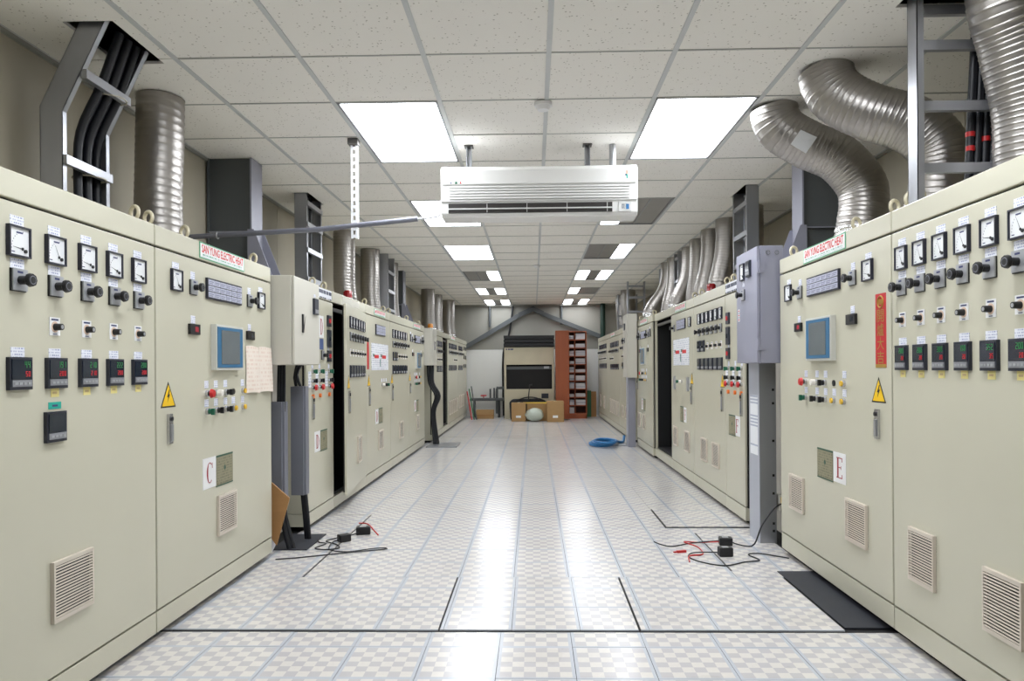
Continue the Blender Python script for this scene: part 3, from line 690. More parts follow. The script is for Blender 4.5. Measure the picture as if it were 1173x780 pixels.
def operatorS(c, ymid, d, lt, z, w_=1.0):
    s = 1 if c.side == 'L' else -1
    q = lambda t: ymid+s*t*w_
    operator(c, dict(m1=q(-.52), s1=q(-.36), ann=q(0), s2=q(.35), m2=q(.52), d1=q(-.36), d2=q(.36), hmi=q(.02)), z, [q(-.22), q(-.11), q(0), q(.1), q(.22)], q(-.6), q(-.6), q(-.18), q(0), lt, [(q(.0), .42)], False, True)
operatorS(D4, 10.15, 1, 'D', 1.585); D4.sign(9.85, 10.45, 1.735, 1.80)
for c, yy in ((D2, 7.2), (D2, 8.1), (D3, 8.4), (D4, 9.6), (D4, 10.6)): c.eye(yy)
# --- middle right group F
F0 = Cab('R', 5.36, 5.885, 'narrow beige cabinet with the letter F card behind the grey post')
F1 = Cab('R', 5.885, 7.046, 'right beige cabinet with six meters beside the letter F cabinet')
F2 = Cab('R', 7.046, 8.19, 'right beige cabinet with a diagram sheet next to the open dark bay')
F3 = Cab('R', 8.19, 9.29, 'doorless right cabinet bay with a dark open interior', open_bay=True)
F4 = Cab('R', 9.29, 10.72, 'right operator cabinet just beyond the open dark bay', face=XR-.03, depth=.65)
narrow(F0, [5.43, 5.60, 5.56, 5.70, 5.79], 'F', -1)
obj('maker_sign', MB().box(-.24, .24, -.002, 0, -.04, .04, 'fascia_sign'), F0.e, (F0.X(5.63), 0, 1.80)); F0.eye(5.8)
rowsA(F1, [6.02+.155*i for i in range(6)], 1.62, first_pot=0, simple=True, lab=False); F1.put('tri', 5.98, 1.06, None, True); F1.put('handle', 5.98, .90, None, True, 1, 1.4)
F1.put('vent', 6.62, .42, None, True); F1.put('vent', 6.2, .42, None, True)
for i in range(2): F1.put('ctrl', 6.64+.155*i, 1.365, None, True)
F2.put('ann', 7.62, 1.62, None, True); diag_sheet(F2, 8.05, 7.25, 1.19, 1.47); F2.sign(7.95, 7.4, 1.765, 1.835); F2.put('tri', 7.13, 1.06, None, True); F2.put('handle', 7.13, .90, None, True, 1, 1.4)
F2.put('selector', 8.0, 1.6, None, True); F2.put('meter', 7.2, 1.62, 1, True)
F2.put('letter', 7.46, .68, (.13, .155, 'F'), True); F2.put('plate', 7.62, .68, None, True, .8); F2.put('vent', 7.35, .42, None, True); F2.put('vent', 7.95, .42, None, True)
for k in range(2): F2.put('btn', 7.6+.12*k, 1.02, ('white', 'green')[k], True)
for yy in (7.3, 7.98): obj('hatch_handle', MB().box(-.04, .04, -.012, 0, -.07, .07, 'plate_grey'), F2.e, (F2.X(yy), 0, 1.0))
operatorS(F4, 10.0, -1, 'F', 1.62); F4.sign(10.35, 9.7, 1.765, 1.835); F4.put('vent', 10.45, .42, None, True)
for c, yy in ((F1, 6.0), (F1, 6.9), (F2, 7.2), (F4, 9.4), (F4, 10.6)): c.eye(yy)
# --- far groups
FXL, FXR = -1.60, 1.53
G = [Cab('L', 11.35, 12.72, 'far left beige cabinet behind the second wall box', face=FXL), Cab('L', 12.72, 13.45, 'far left cabinet bay standing open and dark', face=FXL, open_bay=True),
     Cab('L', 13.45, 15.25, 'far left beige cabinet just past the dark bay', face=FXL), Cab('L', 15.25, 17.3, 'last left beige cabinet touching the end wall', face=FXL)]
H = [Cab('R', 11.3, 12.8, 'far right beige cabinet behind the second post', face=FXR), Cab('R', 12.8, 14.85, 'far right beige cabinet with many small vents', face=FXR), Cab('R', 14.85, 17.1, 'last right beige cabinet near the end wall', face=FXR)]
rowsA(G[0], [12.0+.17*i for i in range(4)], 1.585, first_pot=0, simple=True, lab=False)
for c in (G[2], H[1]):
    y0 = c.y0+.25
    rowsA(c, [y0+.2*i for i in range(7)], 1.60, first_pot=4, simple=True, lab=False)
    for k in range(5): c.put('vent', c.y0+.25+.32*k, .42, None, True, .8, 1.3)
rowsA(G[3], [15.45+.22*i for i in range(4)], 1.60, first_pot=5, simple=True, lab=False); 
for k in range(4): G[3].put('vent', 15.5+.3*k, .45, None, True, .8, 1.3)
for k in range(3): G[3].put('disp', 16.6, 1.62-.2*k, None, True, 1.6, 1.6); G[3].put('disp', 17.0, 1.62-.2*k, None, True, 1.6, 1.6)
rowsA(H[2], [15.2+.24*i for i in range(7)], 1.62, first_pot=0, simple=True, lab=False); H[2].put('vent', 15.6, .42, None, True, 1, 1.3); H[2].put('vent', 16.5, .42, None, True, 1, 1.3)
rowsA(H[0], [11.6+.2*i for i in range(5)], 1.62, first_pot=0, simple=True, lab=False); H[0].put('vent', 11.9, .42, None, True); H[0].put('vent', 12.4, .42, None, True)
H[1].sign(13.6, 14.3, 1.765, 1.835); G[2].sign(14.0, 14.7, 1.735, 1.80)
# beacons on the cabinet tops
for c, yy, col, lb in ((D1, 6.75, 'beacon_red', 'red warning beacon on the left cabinet with the ajar door'), (F1, 6.75, 'beacon_red', 'red warning beacon on top of the right cabinet row'), (G[0], 11.9, 'beacon_orange', 'orange warning beacon on a far left cabinet')):
    P_ = build('beacon', col); e = empty('warning_beacon', (c.face+(-.1 if c.side == 'L' else .1), yy, c.top), lb, 'beacon')
    obj('base', P_[0][1], e); obj('lens', P_[1][1], e)

# ------------------------------------------------------------------ flexible foil ducts
def duct(label, pts, r, ribs=.028, foil='foil', seed=0, group='flexible foil ducts', nseg=28):
    pts = [Vector(p) for p in pts]; base = pts[0].copy(); e = empty('foil_duct', base, label, 'duct', group); rnd = random.Random(seed)
    S = spline([p-base for p in pts], ribs/10 if nseg > 30 else ribs/6); L_ = [0.]
    for a, b in zip(S, S[1:]): L_.append(L_[-1]+(b-a).length)
    ph = [rnd.uniform(0, 6.28) for _ in range(4)]
    def rf(i, k):
        s = L_[i]; fr = (s/ribs + k/nseg) % 1.0; rid = max(0., 1-abs(fr-.5)/(.12 if nseg > 30 else .18))
        a = 2*math.pi*k/nseg
        return r*(1+.022*rid+.007*math.sin(3*a+5*s+ph[0])*math.sin(7*s+ph[1])+.004*math.sin(2*a+ph[2]+17*s))
    obj('hose', MB().tube(S, r, foil, nseg, False, rf), e)
    n = max(4, int(.11/(ribs/(10 if nseg > 30 else 6))))
    ck = [[1+rnd.uniform(-.035, .05) for _ in range(nseg)] for _ in range(12)]; cr = [ck[int(i*11/n)] for i in range(n)]
    obj('foil_collar', MB().tube(S[:n], r, 'foil_bright', nseg, False, lambda i, k: r*1.045*cr[i][k]), e)
    return e
TL, TR = 1.813, 1.846
duct('upright foil duct on the left between the cable ladder and first column', [(-2.05, 3.93, TL), (-2.06, 3.93, 2.1), (-2.05, 3.93, 2.4), (-2.045, 3.93, ZC-.004)], .122, .042, 'foil', 1)
for i, (y, x, r, lb) in enumerate(((7.85, -2.03, .118, 'foil duct on the left just past the second cable ladder'), (9.05, -2.02, .118, 'foil duct on the left just before the third cable ladder'), (10.25, -1.99, .10, 'foil duct on the left just behind the third cable ladder'),
                                   (13.7, -1.97, .13, 'far left foil duct just past the second column'), (14.75, -1.96, .13, 'far left foil duct, second past the column'), (16.0, -1.86, .15, 'crumpled farthest left foil duct by the end wall'))):
    duct(lb, [(x-.0, y, TL), (x-.03, y, 2.1), (x-.03, y, 2.4), (x-.03, y, ZC-.004)], r, .035, 'foil', 10+i, nseg=20)
duct('large foil duct at the right edge rising from the nearest right cabinet', [(1.965, 2.86, TR), (1.965, 2.86, 2.0), (1.95, 2.85, 2.2), (1.89, 2.83, 2.42), (1.84, 2.81, 2.55), (1.82, 2.80, ZC-.004)], .145, .026, 'foil', 3, nseg=36)
duct('bent foil duct on the right passing behind the cable ladder', [(1.93, 3.50, TR), (1.94, 3.50, 2.0), (1.955, 3.50, 2.12), (1.93, 3.51, 2.24), (1.83, 3.54, 2.345), (1.66, 3.6, 2.43), (1.55, 3.66, 2.52), (1.505, 3.69, 2.60), (1.49, 3.70, ZC-.004)], .132, .026, 'foil', 4, nseg=36)
duct('bent foil duct on the right with a taped foil patch', [(1.86, 4.14, TR), (1.865, 4.14, 1.98), (1.88, 4.14, 2.09), (1.865, 4.15, 2.21), (1.75, 4.17, 2.36), (1.59, 4.2, 2.45), (1.47, 4.22, 2.53), (1.42, 4.23, 2.60), (1.405, 4.23, ZC-.004)], .132, .026, 'foil', 5, nseg=36)
tp = obj('tape_patch', MB().add([(-.05, 0, -.045), (.05, -.004, -.05), (.055, 0, .05), (-.045, -.004, .045)], [(0, 1, 2, 3)], 'white_plastic'), None, (1.515, 4.072, 2.435)); tp.rotation_euler = (.42, .5, .0)
tag(tp, 'pale tape patch stuck on a bent duct at the right', 'tape')
for i, (y, x0, x1, r, lb) in enumerate(((6.85, 2.02, 2.05, .12, 'foil duct half hidden behind the lilac box'), (7.42, 1.90, 1.99, .12, 'foil duct on the right, first clear of the lilac box'), (8.0, 1.88, 1.97, .115, 'foil duct on the right, second clear of the lilac box'), (8.6, 1.92, 1.97, .11, 'foil duct on the right, third clear of the lilac box'),
                                        (9.16, 1.82, 1.99, .11, 'foil duct on the right touching the upright channel'), (10.05, 1.88, 1.97, .11, 'foil duct on the right just past the upright channel'), (10.5, 1.70, 1.96, .11, 'slanting foil duct beside the second right column'),
                                        (14.2, 1.9, 1.86, .14, 'far right foil duct behind the ladder frame'), (15.2, 1.9, 1.88, .14, 'farthest right foil duct near the end wall'))):
    duct(lb, [(x0, y, TR), (x0+(x1-x0)*.1, y, 2.0), (x0+(x1-x0)*.75, y, 2.25), (x1, y, 2.45), (x1, y, ZC-.004)], r, .03, 'foil', 30+i, nseg=20)

# ------------------------------------------------------------------ cable ladders
def strip(mb, poly, w0, w1, y0, y1, mat):
    P_ = [Vector((a, b)) for a, b in poly]; N_ = []
    for i in range(len(P_)):
        d = []
        if i > 0: d.append((P_[i]-P_[i-1]).normalized())
        if i < len(P_)-1: d.append((P_[i+1]-P_[i]).normalized())
        n = sum((Vector((q.y, -q.x)) for q in d), Vector((0, 0))); n.normalize(); k = 1/max(.3, n.dot(Vector((d[0].y, -d[0].x)))); N_.append(n*k)
    for i in range(len(P_)-1):
        q = [P_[i]+N_[i]*w0, P_[i+1]+N_[i+1]*w0, P_[i+1]+N_[i+1]*w1, P_[i]+N_[i]*w1]
        mb.prism([(a.x, a.y) for a in q], y0, y1, mat)
    return mb
def ladder_y(label, poly, ya, yb, w_=.10, rungs=(), cables=0, cside=0):
    """rails with webs facing the camera, rungs running along the aisle"""
    b = (poly[0][0], ya, poly[0][1]); e = empty('cable_ladder', b, label, 'cable ladder', 'cable ladders')
    pl = [(x-b[0], z-b[2]) for x, z in poly]
    for k, y in enumerate((0, yb-ya)):
        y2 = y+.003 if k == 0 else y-.003; yf = y+.028 if k == 0 else y-.028
        m_ = MB(); strip(m_, pl, -w_/2, w_/2, min(y, y2), max(y, y2), 'galv'); strip(m_, pl, -w_/2, -w_/2+.003, min(y, yf), max(y, yf), 'galv'); strip(m_, pl, w_/2-.003, w_/2, min(y, yf), max(y, yf), 'galv')
        obj('rail', m_, e, fix=True)
    for (x, z) in rungs: obj('rung', MB().box(x-b[0]-.004, x-b[0]+.022, .003, yb-ya-.003, z-b[2]-.02, z-b[2]+.02, 'galv'), e)
    return e
def cables(label, paths, r, ties=()):
    b = Vector(paths[0][0]); e = empty('cable_bundle', b, label, 'cable')
    for p in paths: obj('cable', MB().tube(spline([Vector(q)-b for q in p], .05), r, 'cable', 8), e)
    for t in ties: obj('zip_tie', MB().ring(Vector(t[0])-b, t[1], .004, 'zip_tie', axis='z', n=14, k=5), e)
    return e
ladder_y('bent cable ladder at the top left carrying thick black cables', [(-2.09, TL), (-2.09, 2.32), (-1.89, ZC+.05)], 3.09, 3.44, .10, [(-2.045, 2.10), (-1.955, 2.47)])
cb = []
for i in range(7):
    dy = 3.265+.024*i; dx = -.014*(i % 3)
    cb.append([(-2.075+dx, dy, TL), (-2.085+dx, dy, 2.05), (-2.07+dx, dy-.005, 2.27), (-1.97+dx, dy-.01, 2.48), (-1.88+dx, dy-.01, ZC+.04)])
cables('bundle of black cables tied inside the bent left ladder', cb, .019, [((-2.085, 3.35, 2.08), .07), ((-1.985, 3.345, 2.45), .075)])
ladder_y('cable ladder above the beige wall box on the left', [(-1.98, TL), (-1.98, ZC+.03)], 6.12, 6.56, .105, [(-1.94, 1.95), (-1.94, 2.2), (-1.94, 2.42), (-1.94, 2.6)])
cables('dark cables in the second left ladder', [[(-1.99-.01*(i % 2), 6.22+.045*i, TL), (-1.99-.01*(i % 2), 6.22+.045*i, 2.2), (-1.99-.01*(i % 2), 6.22+.045*i, ZC+.02)] for i in range(6)], .02)
ladder_y('third cable ladder on the left, between the round ducts', [(-1.96, TL), (-1.96, ZC)], 9.4, 9.85, .13, [(-1.91, 1.95), (-1.91, 2.2), (-1.91, 2.45)])
cables('dark cables in the third left ladder', [[(-1.98, 9.5+.05*i, TL), (-1.98, 9.5+.05*i, 2.2), (-1.98, 9.5+.05*i, ZC-.005)] for i in range(5)], .02)
ladder_y('cable ladder with bolted rails above the lilac box', [(1.83, TR), (1.83, ZC+.03)], 6.04, 6.46, .10, [(1.79, 2.05), (1.79, 2.3), (1.79, 2.55)])
ladder_y('narrow upright channel between ducts on the right', [(1.92, TR), (1.92, ZC)], 9.43, 9.7, .07, [(1.9, 2.3), (1.9, 2.6)])
def ladder_x(label, y, xa, xb, z0, z1, rungs, w_=.075):
    e = empty('cable_ladder', (xa, y, z0), label, 'cable ladder', 'cable ladders')
    for k, x in enumerate((0, xb-xa)):
        s = 1 if k == 0 else -1
        m_ = MB().box(min(x, x+s*.003), max(x, x+s*.003), -w_/2, w_/2, 0, z1-z0, 'galv')
        for yy in (-w_/2, w_/2-.003): m_.box(min(x, x+s*.028), max(x, x+s*.028), yy, yy+.003, 0, z1-z0, 'galv')
        obj('rail', m_, e)
    for z in rungs: obj('rung', MB().box(.003, xb-xa-.003, -.012, .012, z-z0-.02, z-z0+.02, 'galv'), e)
    return e
ladder_x('upright cable ladder on the nearest right cabinet, facing the viewer', 3.02, 1.572, 1.95, TR, ZC+.05, (1.99, 2.245, 2.495, 2.64))
rb = cables('dark cables with red bands behind the large right duct', [[(1.84+.032*i, 3.10, TR), (1.85+.032*i, 3.09, 2.2), (1.85+.032*i, 3.04, ZC+.04)] for i in range(4)], .016)
for i, zz in ((0, 2.14), (0, 2.08), (1, 1.99), (2, 2.12)): obj('red_band', MB().cyl((.01+.032*i, -.007, zz-TR), (.01+.032*i, -.007, zz-TR+.02), .0185, 'red', n=10), rb)
ladder_x('far ladder frame standing above the second beige box on the right', 12.8, 1.66, 1.98, TR, ZC, (1.95, 2.15, 2.4, 2.6))
ladder_x('farthest ladder frame before the end wall on the right', 14.6, 1.70, 2.1, TR, ZC-.05, (2.0, 2.2, 2.45))

# ------------------------------------------------------------------ steel H columns on pedestals
def column(x_in, s, y, label):
    """s=-1 left wall, +1 right wall; x_in = aisle-side flange"""
    e = empty('steel_column', (x_in, y, 0), label, 'column', 'steel columns')
    d = .33; zb = 1.72
    obj('pedestal', MB().box(*sorted((s*-.16, s*(d-.01))), -.06, .14, 0, zb, 'concrete'), e)
    obj('base_plate', MB().box(*sorted((s*-.18, s*(d-.01))), -.06, .24, zb, zb+.02, 'steel_lilac'), e)
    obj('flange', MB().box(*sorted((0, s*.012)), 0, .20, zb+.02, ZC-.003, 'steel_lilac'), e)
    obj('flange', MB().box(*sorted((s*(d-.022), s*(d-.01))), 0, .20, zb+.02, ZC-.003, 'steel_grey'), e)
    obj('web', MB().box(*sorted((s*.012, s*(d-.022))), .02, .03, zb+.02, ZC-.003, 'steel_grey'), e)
    for yy in (-.005, .20):
        p = [(s*-.17, zb+.02), (s*-.17, zb+.05), (s*-.015, zb+.45), (s*.03, zb+.45), (s*.03, zb+.02)]
        obj('stiffener', MB().prism(p, yy, yy+.008, 'steel_lilac'), e, fix=True)
    obj('stiffener', MB().box(*sorted((s*.012, s*(d-.022))), -.0, .02, zb+.43, zb+.438, 'steel_lilac'), e)
column(-1.985, -1, 5.06, 'dark steel column on the left between cabinets C and D')
column(1.90, 1, 5.13, 'dark steel column on the right behind the lilac box')
column(-1.985, -1, 11.02, 'farther dark steel column on the left')
column(1.95, 1, 11.0, 'farther dark steel column on the right')

# ------------------------------------------------------------------ wall boxes, posts, trunking
wbx = empty('wall_box', (-1.5, 4.50, 1.205), 'beige steel box with a black latch between cabinets C and D', 'electrical box', None, math.pi/2)
obj('body', MB().box(0, .535, .018, .30, 0, .565, 'beige_box'), wbx, bevel=.004); obj('door', MB().box(.004, .531, 0, .016, .004, .561, 'beige_box'), wbx, bevel=.003)
obj('latch', MB().box(-.012, .012, -.008, 0, -.06, .06, 'black').add([(-.008, -.01, -.04), (.008, -.01, -.04), (.003, -.022, .05), (-.003, -.022, .05)], [(0, 1, 2, 3)], 'black'), wbx, (.16, 0, .27))
obj('controller', MB().box(-.045, .045, -.016, 0, -.055, .055, 'ctrl_body').box(-.036, .036, -.018, -.016, -.045, -.02, 'strip_grey'), wbx, (.425, 0, .40))
obj('label_sticker', MB().box(-.02, .02, -.001, 0, -.01, .01, 'label'), wbx, (.425, 0, .475))
lb = empty('lilac_box', (1.42, 5.075, 1.197), 'lilac grey steel box with a black knob mounted above the post', 'electrical box', None, -math.pi/2)
obj('body', MB().box(0, .465, .02, .165, 0, .745, 'lilac'), lb, bevel=.003); obj('door', MB().box(.003, .462, 0, .018, .003, .742, 'lilac'), lb, bevel=.003)
for z in (.12, .61): obj('hinge', MB().box(.456, .475, .0, .045, z-.035, z+.035, 'lilac').cyl((.472, .012, z-.04), (.472, .012, z+.04), .007, 'lilac', n=10), lb)
for yy in (.07, .125): obj('knockout', MB().cyl((.465, yy, .70), (.467, yy, .70), .020, 'steel_lilac', n=20).ring((.467, yy, .70), .012, .0015, 'steel_grey', axis='x', n=20, k=5), lb)
inst(lb, 'meter', .16, .615, 0, False, sz=1.15, sx=.9); inst(lb, 'ctrl', .30, .62, ('', ''), False, sx=.9); inst(lb, 'selector', .17, .46); inst(lb, 'label_s', .17, .535)
for k in range(3): obj('red_label', MB().box(-.018, .018, -.001, 0, -.012, .012, 'white').box(-.012, .012, -.0014, -.001, -.004, .004, 'red_text'), lb, (.06, 0, .36-.03*k))
# channel post under the lilac box
ps = empty('channel_post', (1.50, 4.845, 0), 'grey steel channel post with a white notice under the lilac box', 'post')
obj('side_face', MB().box(0, .004, 0, .225, .0, 1.197, 'steel_light'), ps); obj('front_face', MB().box(.004, .112, 0, .004, 0, 1.197, 'galv'), ps); obj('back_face', MB().box(.004, .112, .221, .225, 0, 1.197, 'galv_dark'), ps)
for z in (.08, .13, .33, .45, .68, .93, 1.02): obj('bolt_hole', MB().box(.085, .10, -.0012, 0, z-.008, z+.008, 'gap_shade'), ps)
obj('notice', MB().box(-.0015, 0, .03, .19, .58, .98, 'doc_print'), ps)
obj('socket_box', MB().box(.125, .175, -.02, .05, .22, .32, 'beige_box').box(.135, .165, -.024, -.02, .27, .31, 'yellow_sign'), ps)
p2 = empty('channel_post', (1.385, 10.64, 0), 'far grey channel post beside the blue hose', 'post')
obj('side_face', MB().box(0, .004, 0, .2, 0, 1.02, 'steel_light'), p2); obj('front_face', MB().box(.004, .11, 0, .004, 0, 1.02, 'steel_lilac'), p2)
b2 = empty('wall_box', (1.36, 10.98, 1.02), 'far beige steel box on the second right post', 'electrical box', None, -math.pi/2)
obj('body', MB().box(0, .46, .02, .145, 0, .93, 'beige_box'), b2, bevel=.003); obj('door', MB().box(.003, .457, 0, .018, .003, .927, 'beige_box'), b2); inst(b2, 'meter', .2, .75, 0, True); inst(b2, 'selector', .2, .55, None, True)
b3 = empty('wall_box', (-1.52, 10.86, 1.22), 'far beige steel box between the left cabinet rows', 'electrical box', None, math.pi/2)
obj('body', MB().box(0, .47, .02, .3, 0, .56, 'beige_box'), b3, bevel=.003); obj('door', MB().box(.003, .467, 0, .018, .003, .557, 'beige_box'), b3); inst(b3, 'handle', .2, .3, None, True)
cables('thick grey cables hanging from the far left wall box', [[(-1.62+.035*i, 11.05+.03*i, 1.22), (-1.60+.03*i, 11.05, .95), (-1.5+.03*i, 11.03, .75), (-1.56+.02*i, 11.05, .5), (-1.52+.03*i, 10.98, .02)] for i in range(3)], .02)
# trunking in the gap between C and D
for k, (x0, x1, y, z0, z1, lbb) in enumerate(((-1.715, -1.63, 4.66, .30, .965, 'shorter grey trunking under the beige wall box, beside cabinet C'), (-1.66, -1.565, 4.90, .315, 1.06, 'taller grey trunking under the beige wall box, beside cabinet D'))):
    t = empty('cable_trunking', ((x0+x1)/2, y, z0), lbb, 'trunking'); w_ = (x1-x0)/2
    obj('channel', MB().box(-w_, w_, .02, .09, 0, z1-z0, 'grey_trunk'), t, bevel=.002); obj('cover', MB().box(-w_-.003, w_-.012, 0, .02, .0, z1-z0, 'grey_trunk'), t, bevel=.002)
cables('black cables rising from the trunking into the wall box', [[(-1.675+.018*i, 4.70, .9), (-1.672+.018*i, 4.70, 1.1), (-1.668+.016*i, 4.70, 1.215)] for i in range(3)]+[[(-1.63, 4.94, 1.04), (-1.64, 4.92, 1.12), (-1.60, 4.86, 1.215)], [(-1.60, 4.94, 1.04), (-1.62, 4.90, 1.14), (-1.57, 4.86, 1.215)]], .011)
cables('black cables running from the trunking down to the floor', [[(-1.67, 4.70, .36), (-1.655, 4.70, .2), (-1.60, 4.68, .0)], [(-1.655, 4.72, .36), (-1.64, 4.72, .2), (-1.58, 4.70, .0)]]+[[(-1.60, 4.95, .34), (-1.585, 4.95, .18), (-1.575, 4.96, .0)], [(-1.585, 4.95, .34), (-1.57, 4.95, .18), (-1.56, 4.96, .0)]], .017)
pb = obj('plywood_board', MB().prism([(0, .10), (0, .46), (.115, .36), (.03, .06)], 0, .012, 'plywood'), None, (-1.668, 4.545, 0)); fixnormals(pb.data); tag(pb, 'brown plywood offcut leaning by the end of cabinet C', 'board')
bgp = MB()
vs = []; n = 10
for i in range(n+1):
    for j in range(n): 
        a = 2*math.pi*j/n; rr = .045*math.sin(math.pi*min(1, .08+i/n*.95))*(1+.25*math.sin(5*a+i)); vs.append((rr*math.cos(a), rr*.7*math.sin(a), .30*i/n))
bgp.add(vs, [(i*n+j, i*n+(j+1) % n, (i+1)*n+(j+1) % n, (i+1)*n+j) for i in range(n) for j in range(n)], 'white_plastic', True)
tag(obj('plastic_bag', bgp, None, (-1.70, 4.60, 0)), 'crumpled white plastic behind the plywood offcut', 'bag')
tag(obj('floor_plate', MB().box(-1.72, -1.48, 4.66, 5.1, .0, .006, 'rubber')), 'dark floor plate where the left cables enter', 'plate')

# ------------------------------------------------------------------ air conditioner
AY = 4.70
ac = empty('air_conditioner', (.043, AY, 2.165), 'white split air conditioner hanging below the ceiling', 'air conditioner')
prof = [(.0, .02), (-.006, .10), (-.008, .30), (.012, .325), (.04, .335), (.22, .335), (.22, .0), (.02, .0)]
obj('casing', MB().prism(prof, -.64, .64, 'ac_white', 'x'), ac, bevel=.006, fix=True)
obj('grille_recess', MB().box(-.59, .59, -.0085, -.004, .108, .200, 'ac_grey'), ac)
for k in range(5): obj('grille_slat', MB().box(-.585, .585, -.018, -.0085, .112+.018*k, .122+.018*k, 'ac_white'), ac, bevel=.002)
obj('front_panel', MB().box(-.63, .63, -.020, -.004, .205, .302, 'ac_white'), ac, bevel=.006)
obj('lip', MB().box(-.635, .635, -.016, -.002, .096, .103, 'ac_grey'), ac)
obj('outlet', MB().box(-.59, .475, -.0085, .0, .022, .084, 'ac_dark'), ac)
obj('louvre', MB().box(-.59, .475, -.016, -.0085, .044, .052, 'ac_grey'), ac)
for k in range(4): obj('louvre_rib', MB().box(-.34+.26*k, -.336+.26*k, -.012, -.0085, .024, .082, 'ac_grey'), ac)
obj('display', MB().box(.515, .595, -.012, .0, .022, .086, 'ac_grey').box(.535, .556, -.0135, -.012, .040, .070, 'screen_dark').box(.563, .582, -.0135, -.012, .036, .068, 'blue_hose'), ac)
obj('badge', MB().box(-.575, -.566, -.0212, -.020, .212, .222, 'ink').box(-.545, -.53, -.0212, -.020, .210, .224, 'green_btn').box(-.512, -.504, -.0212, -.020, .210, .224, 'red'), ac)
obj('sticker', MB().box(.565, .572, -.0212, -.020, .262, .284, 'orange').box(.558, .566, -.0212, -.020, .25, .262, 'ink').cyl((.57, -.0112, .232), (.57, -.010, .232), .009, 'blue_hose', n=12).box(.566, .574, -.0212, -.020, .232, .26, 'teal'), ac)
for x in (-.47, .33):
    obj('hanger', MB().box(x-.018, x-.012, .17, .21, .335, .515, 'galv').box(x+.012, x+.018, .17, .21, .335, .515, 'galv').box(x-.012, x+.012, .205, .21, .335, .515, 'galv').box(x-.03, x+.03, .15, .22, .508, .515, 'galv_dark'), ac)
obj('pipe_stub', MB().cyl((.50, .19, .335), (.50, .19, .515), .022, 'plate_grey', n=14), ac)
# drain conduit hung on a slotted strut
cpipe = empty('drain_conduit', (-2.2, 4.72, 2.06), 'grey drain conduit sloping from the air conditioner to the left wall', 'pipe')
obj('pipe', MB().tube([(-.1, 0, -.005), (.8, -.01, .035), (1.45, -.02, .095)], .017, 'conduit_grey', 12), cpipe)
obj('hose', MB().tube(spline([(1.45, -.02, .095), (1.52, -.02, .10), (1.58, -.02, .11), (1.595, -.0, .13)], .02), .008, 'white_plastic', 8), cpipe)
obj('clamp', MB().ring((.12, -.0, .004), .02, .005, 'galv', axis='x', n=14, k=6), cpipe)
st = empty('slotted_strut', (-1.165, 4.70, 2.03), 'white slotted strut hanging from the ceiling and holding the conduit', 'strut')
sm = MB().box(-.022, -.008, -.002, .0, 0, .62, 'white_plastic').box(.008, .022, -.002, 0, 0, .62, 'white_plastic').box(.020, .022, 0, .03, 0, .62, 'white_plastic')
for k in range(13): sm.box(-.008, .008, -.002, 0, .02+.048*k-.014, .02+.048*k+.006, 'white_plastic')
obj('angle', sm, st); obj('ceiling_clip', MB().box(-.035, .03, -.03, .04, .612, .649, 'galv_dark'), st)
sd = empty('smoke_detector', (.065, 4.09, ZC), 'round white smoke detector on the ceiling in front of the air conditioner', 'smoke detector')
obj('base', MB().cyl((0, 0, -.005), (0, 0, -.022), .05, 'white', n=24), sd); obj('cap', MB().cyl((0, 0, -.022), (0, 0, -.045), .042, 'white', r2=.032, n=24), sd)
sd2 = empty('smoke_detector', (.06, 10.6, ZC), 'small far smoke detector on the ceiling', 'smoke detector')
obj('base', MB().cyl((0, 0, -.005), (0, 0, -.022), .05, 'white', n=16), sd2); obj('cap', MB().cyl((0, 0, -.022), (0, 0, -.045), .042, 'white', r2=.032, n=16), sd2)

# ------------------------------------------------------------------ adapters, wires, hose on the floor
def adapter(label, loc, rz, sx=.10, sy=.055, sz=.055, stick=True):
    e = empty('power_adapter', loc, label, 'power adapter', None, rz)
    obj('case', MB().box(-sx/2, sx/2, -sy/2, sy/2, 0, sz, 'black'), e, bevel=.006)
    if stick: obj('rating_label', MB().box(-sx*.25, sx*.2, -sy*.3, sy*.3, sz, sz+.001, 'plate_grey'), e)
    return e
adapter('black power adapter on the right floor, nearer the viewer', (1.185, 4.52, 0), .05, .085, .06, .055)
adapter('black power adapter on the right floor, beside the grey post', (1.26, 4.80, 0), -.1, .085, .07, .05)
adapter('black power adapter lying on its corner on the left floor', (-1.30, 4.90, 0), .7, .08, .06, .05, False)
adapter('black box with red wire on the left floor', (-1.22, 5.12, 0), .2, .10, .07, .055)
def wire(name, label, pts, r, mat, cat): return tag(obj(name, MB().tube(spline(pts, .02), r, mat, 6)), label, cat)
wire('loose_cable', 'long black cord looping over the left floor seam', [(-1.60, 4.42, .005), (-1.45, 4.47, .005), (-1.25, 4.56, .005), (-1.1, 4.62, .005), (-.98, 4.66, .006), (-.97, 4.70, .006), (-1.06, 4.68, .006), (-1.2, 4.60, .006), (-1.33, 4.66, .005), (-1.36, 4.82, .012), (-1.32, 4.88, .02)], .004, 'cable', 'cord')
wire('loose_cable', 'black cord curled around the left power adapters', [(-1.50, 4.98, .005), (-1.46, 4.86, .005), (-1.40, 4.82, .005), (-1.44, 4.70, .005), (-1.36, 4.66, .005), (-1.28, 4.70, .006), (-1.33, 4.80, .006), (-1.42, 4.90, .006), (-1.30, 5.05, .006), (-1.24, 5.08, .02)], .004, 'cable', 'cord')
wire('wire', 'short red wire over the black box on the left floor', [(-1.27, 5.20, .06), (-1.2, 5.17, .06), (-1.14, 5.10, .03), (-1.10, 5.06, .006)], .005, 'red', 'wire')
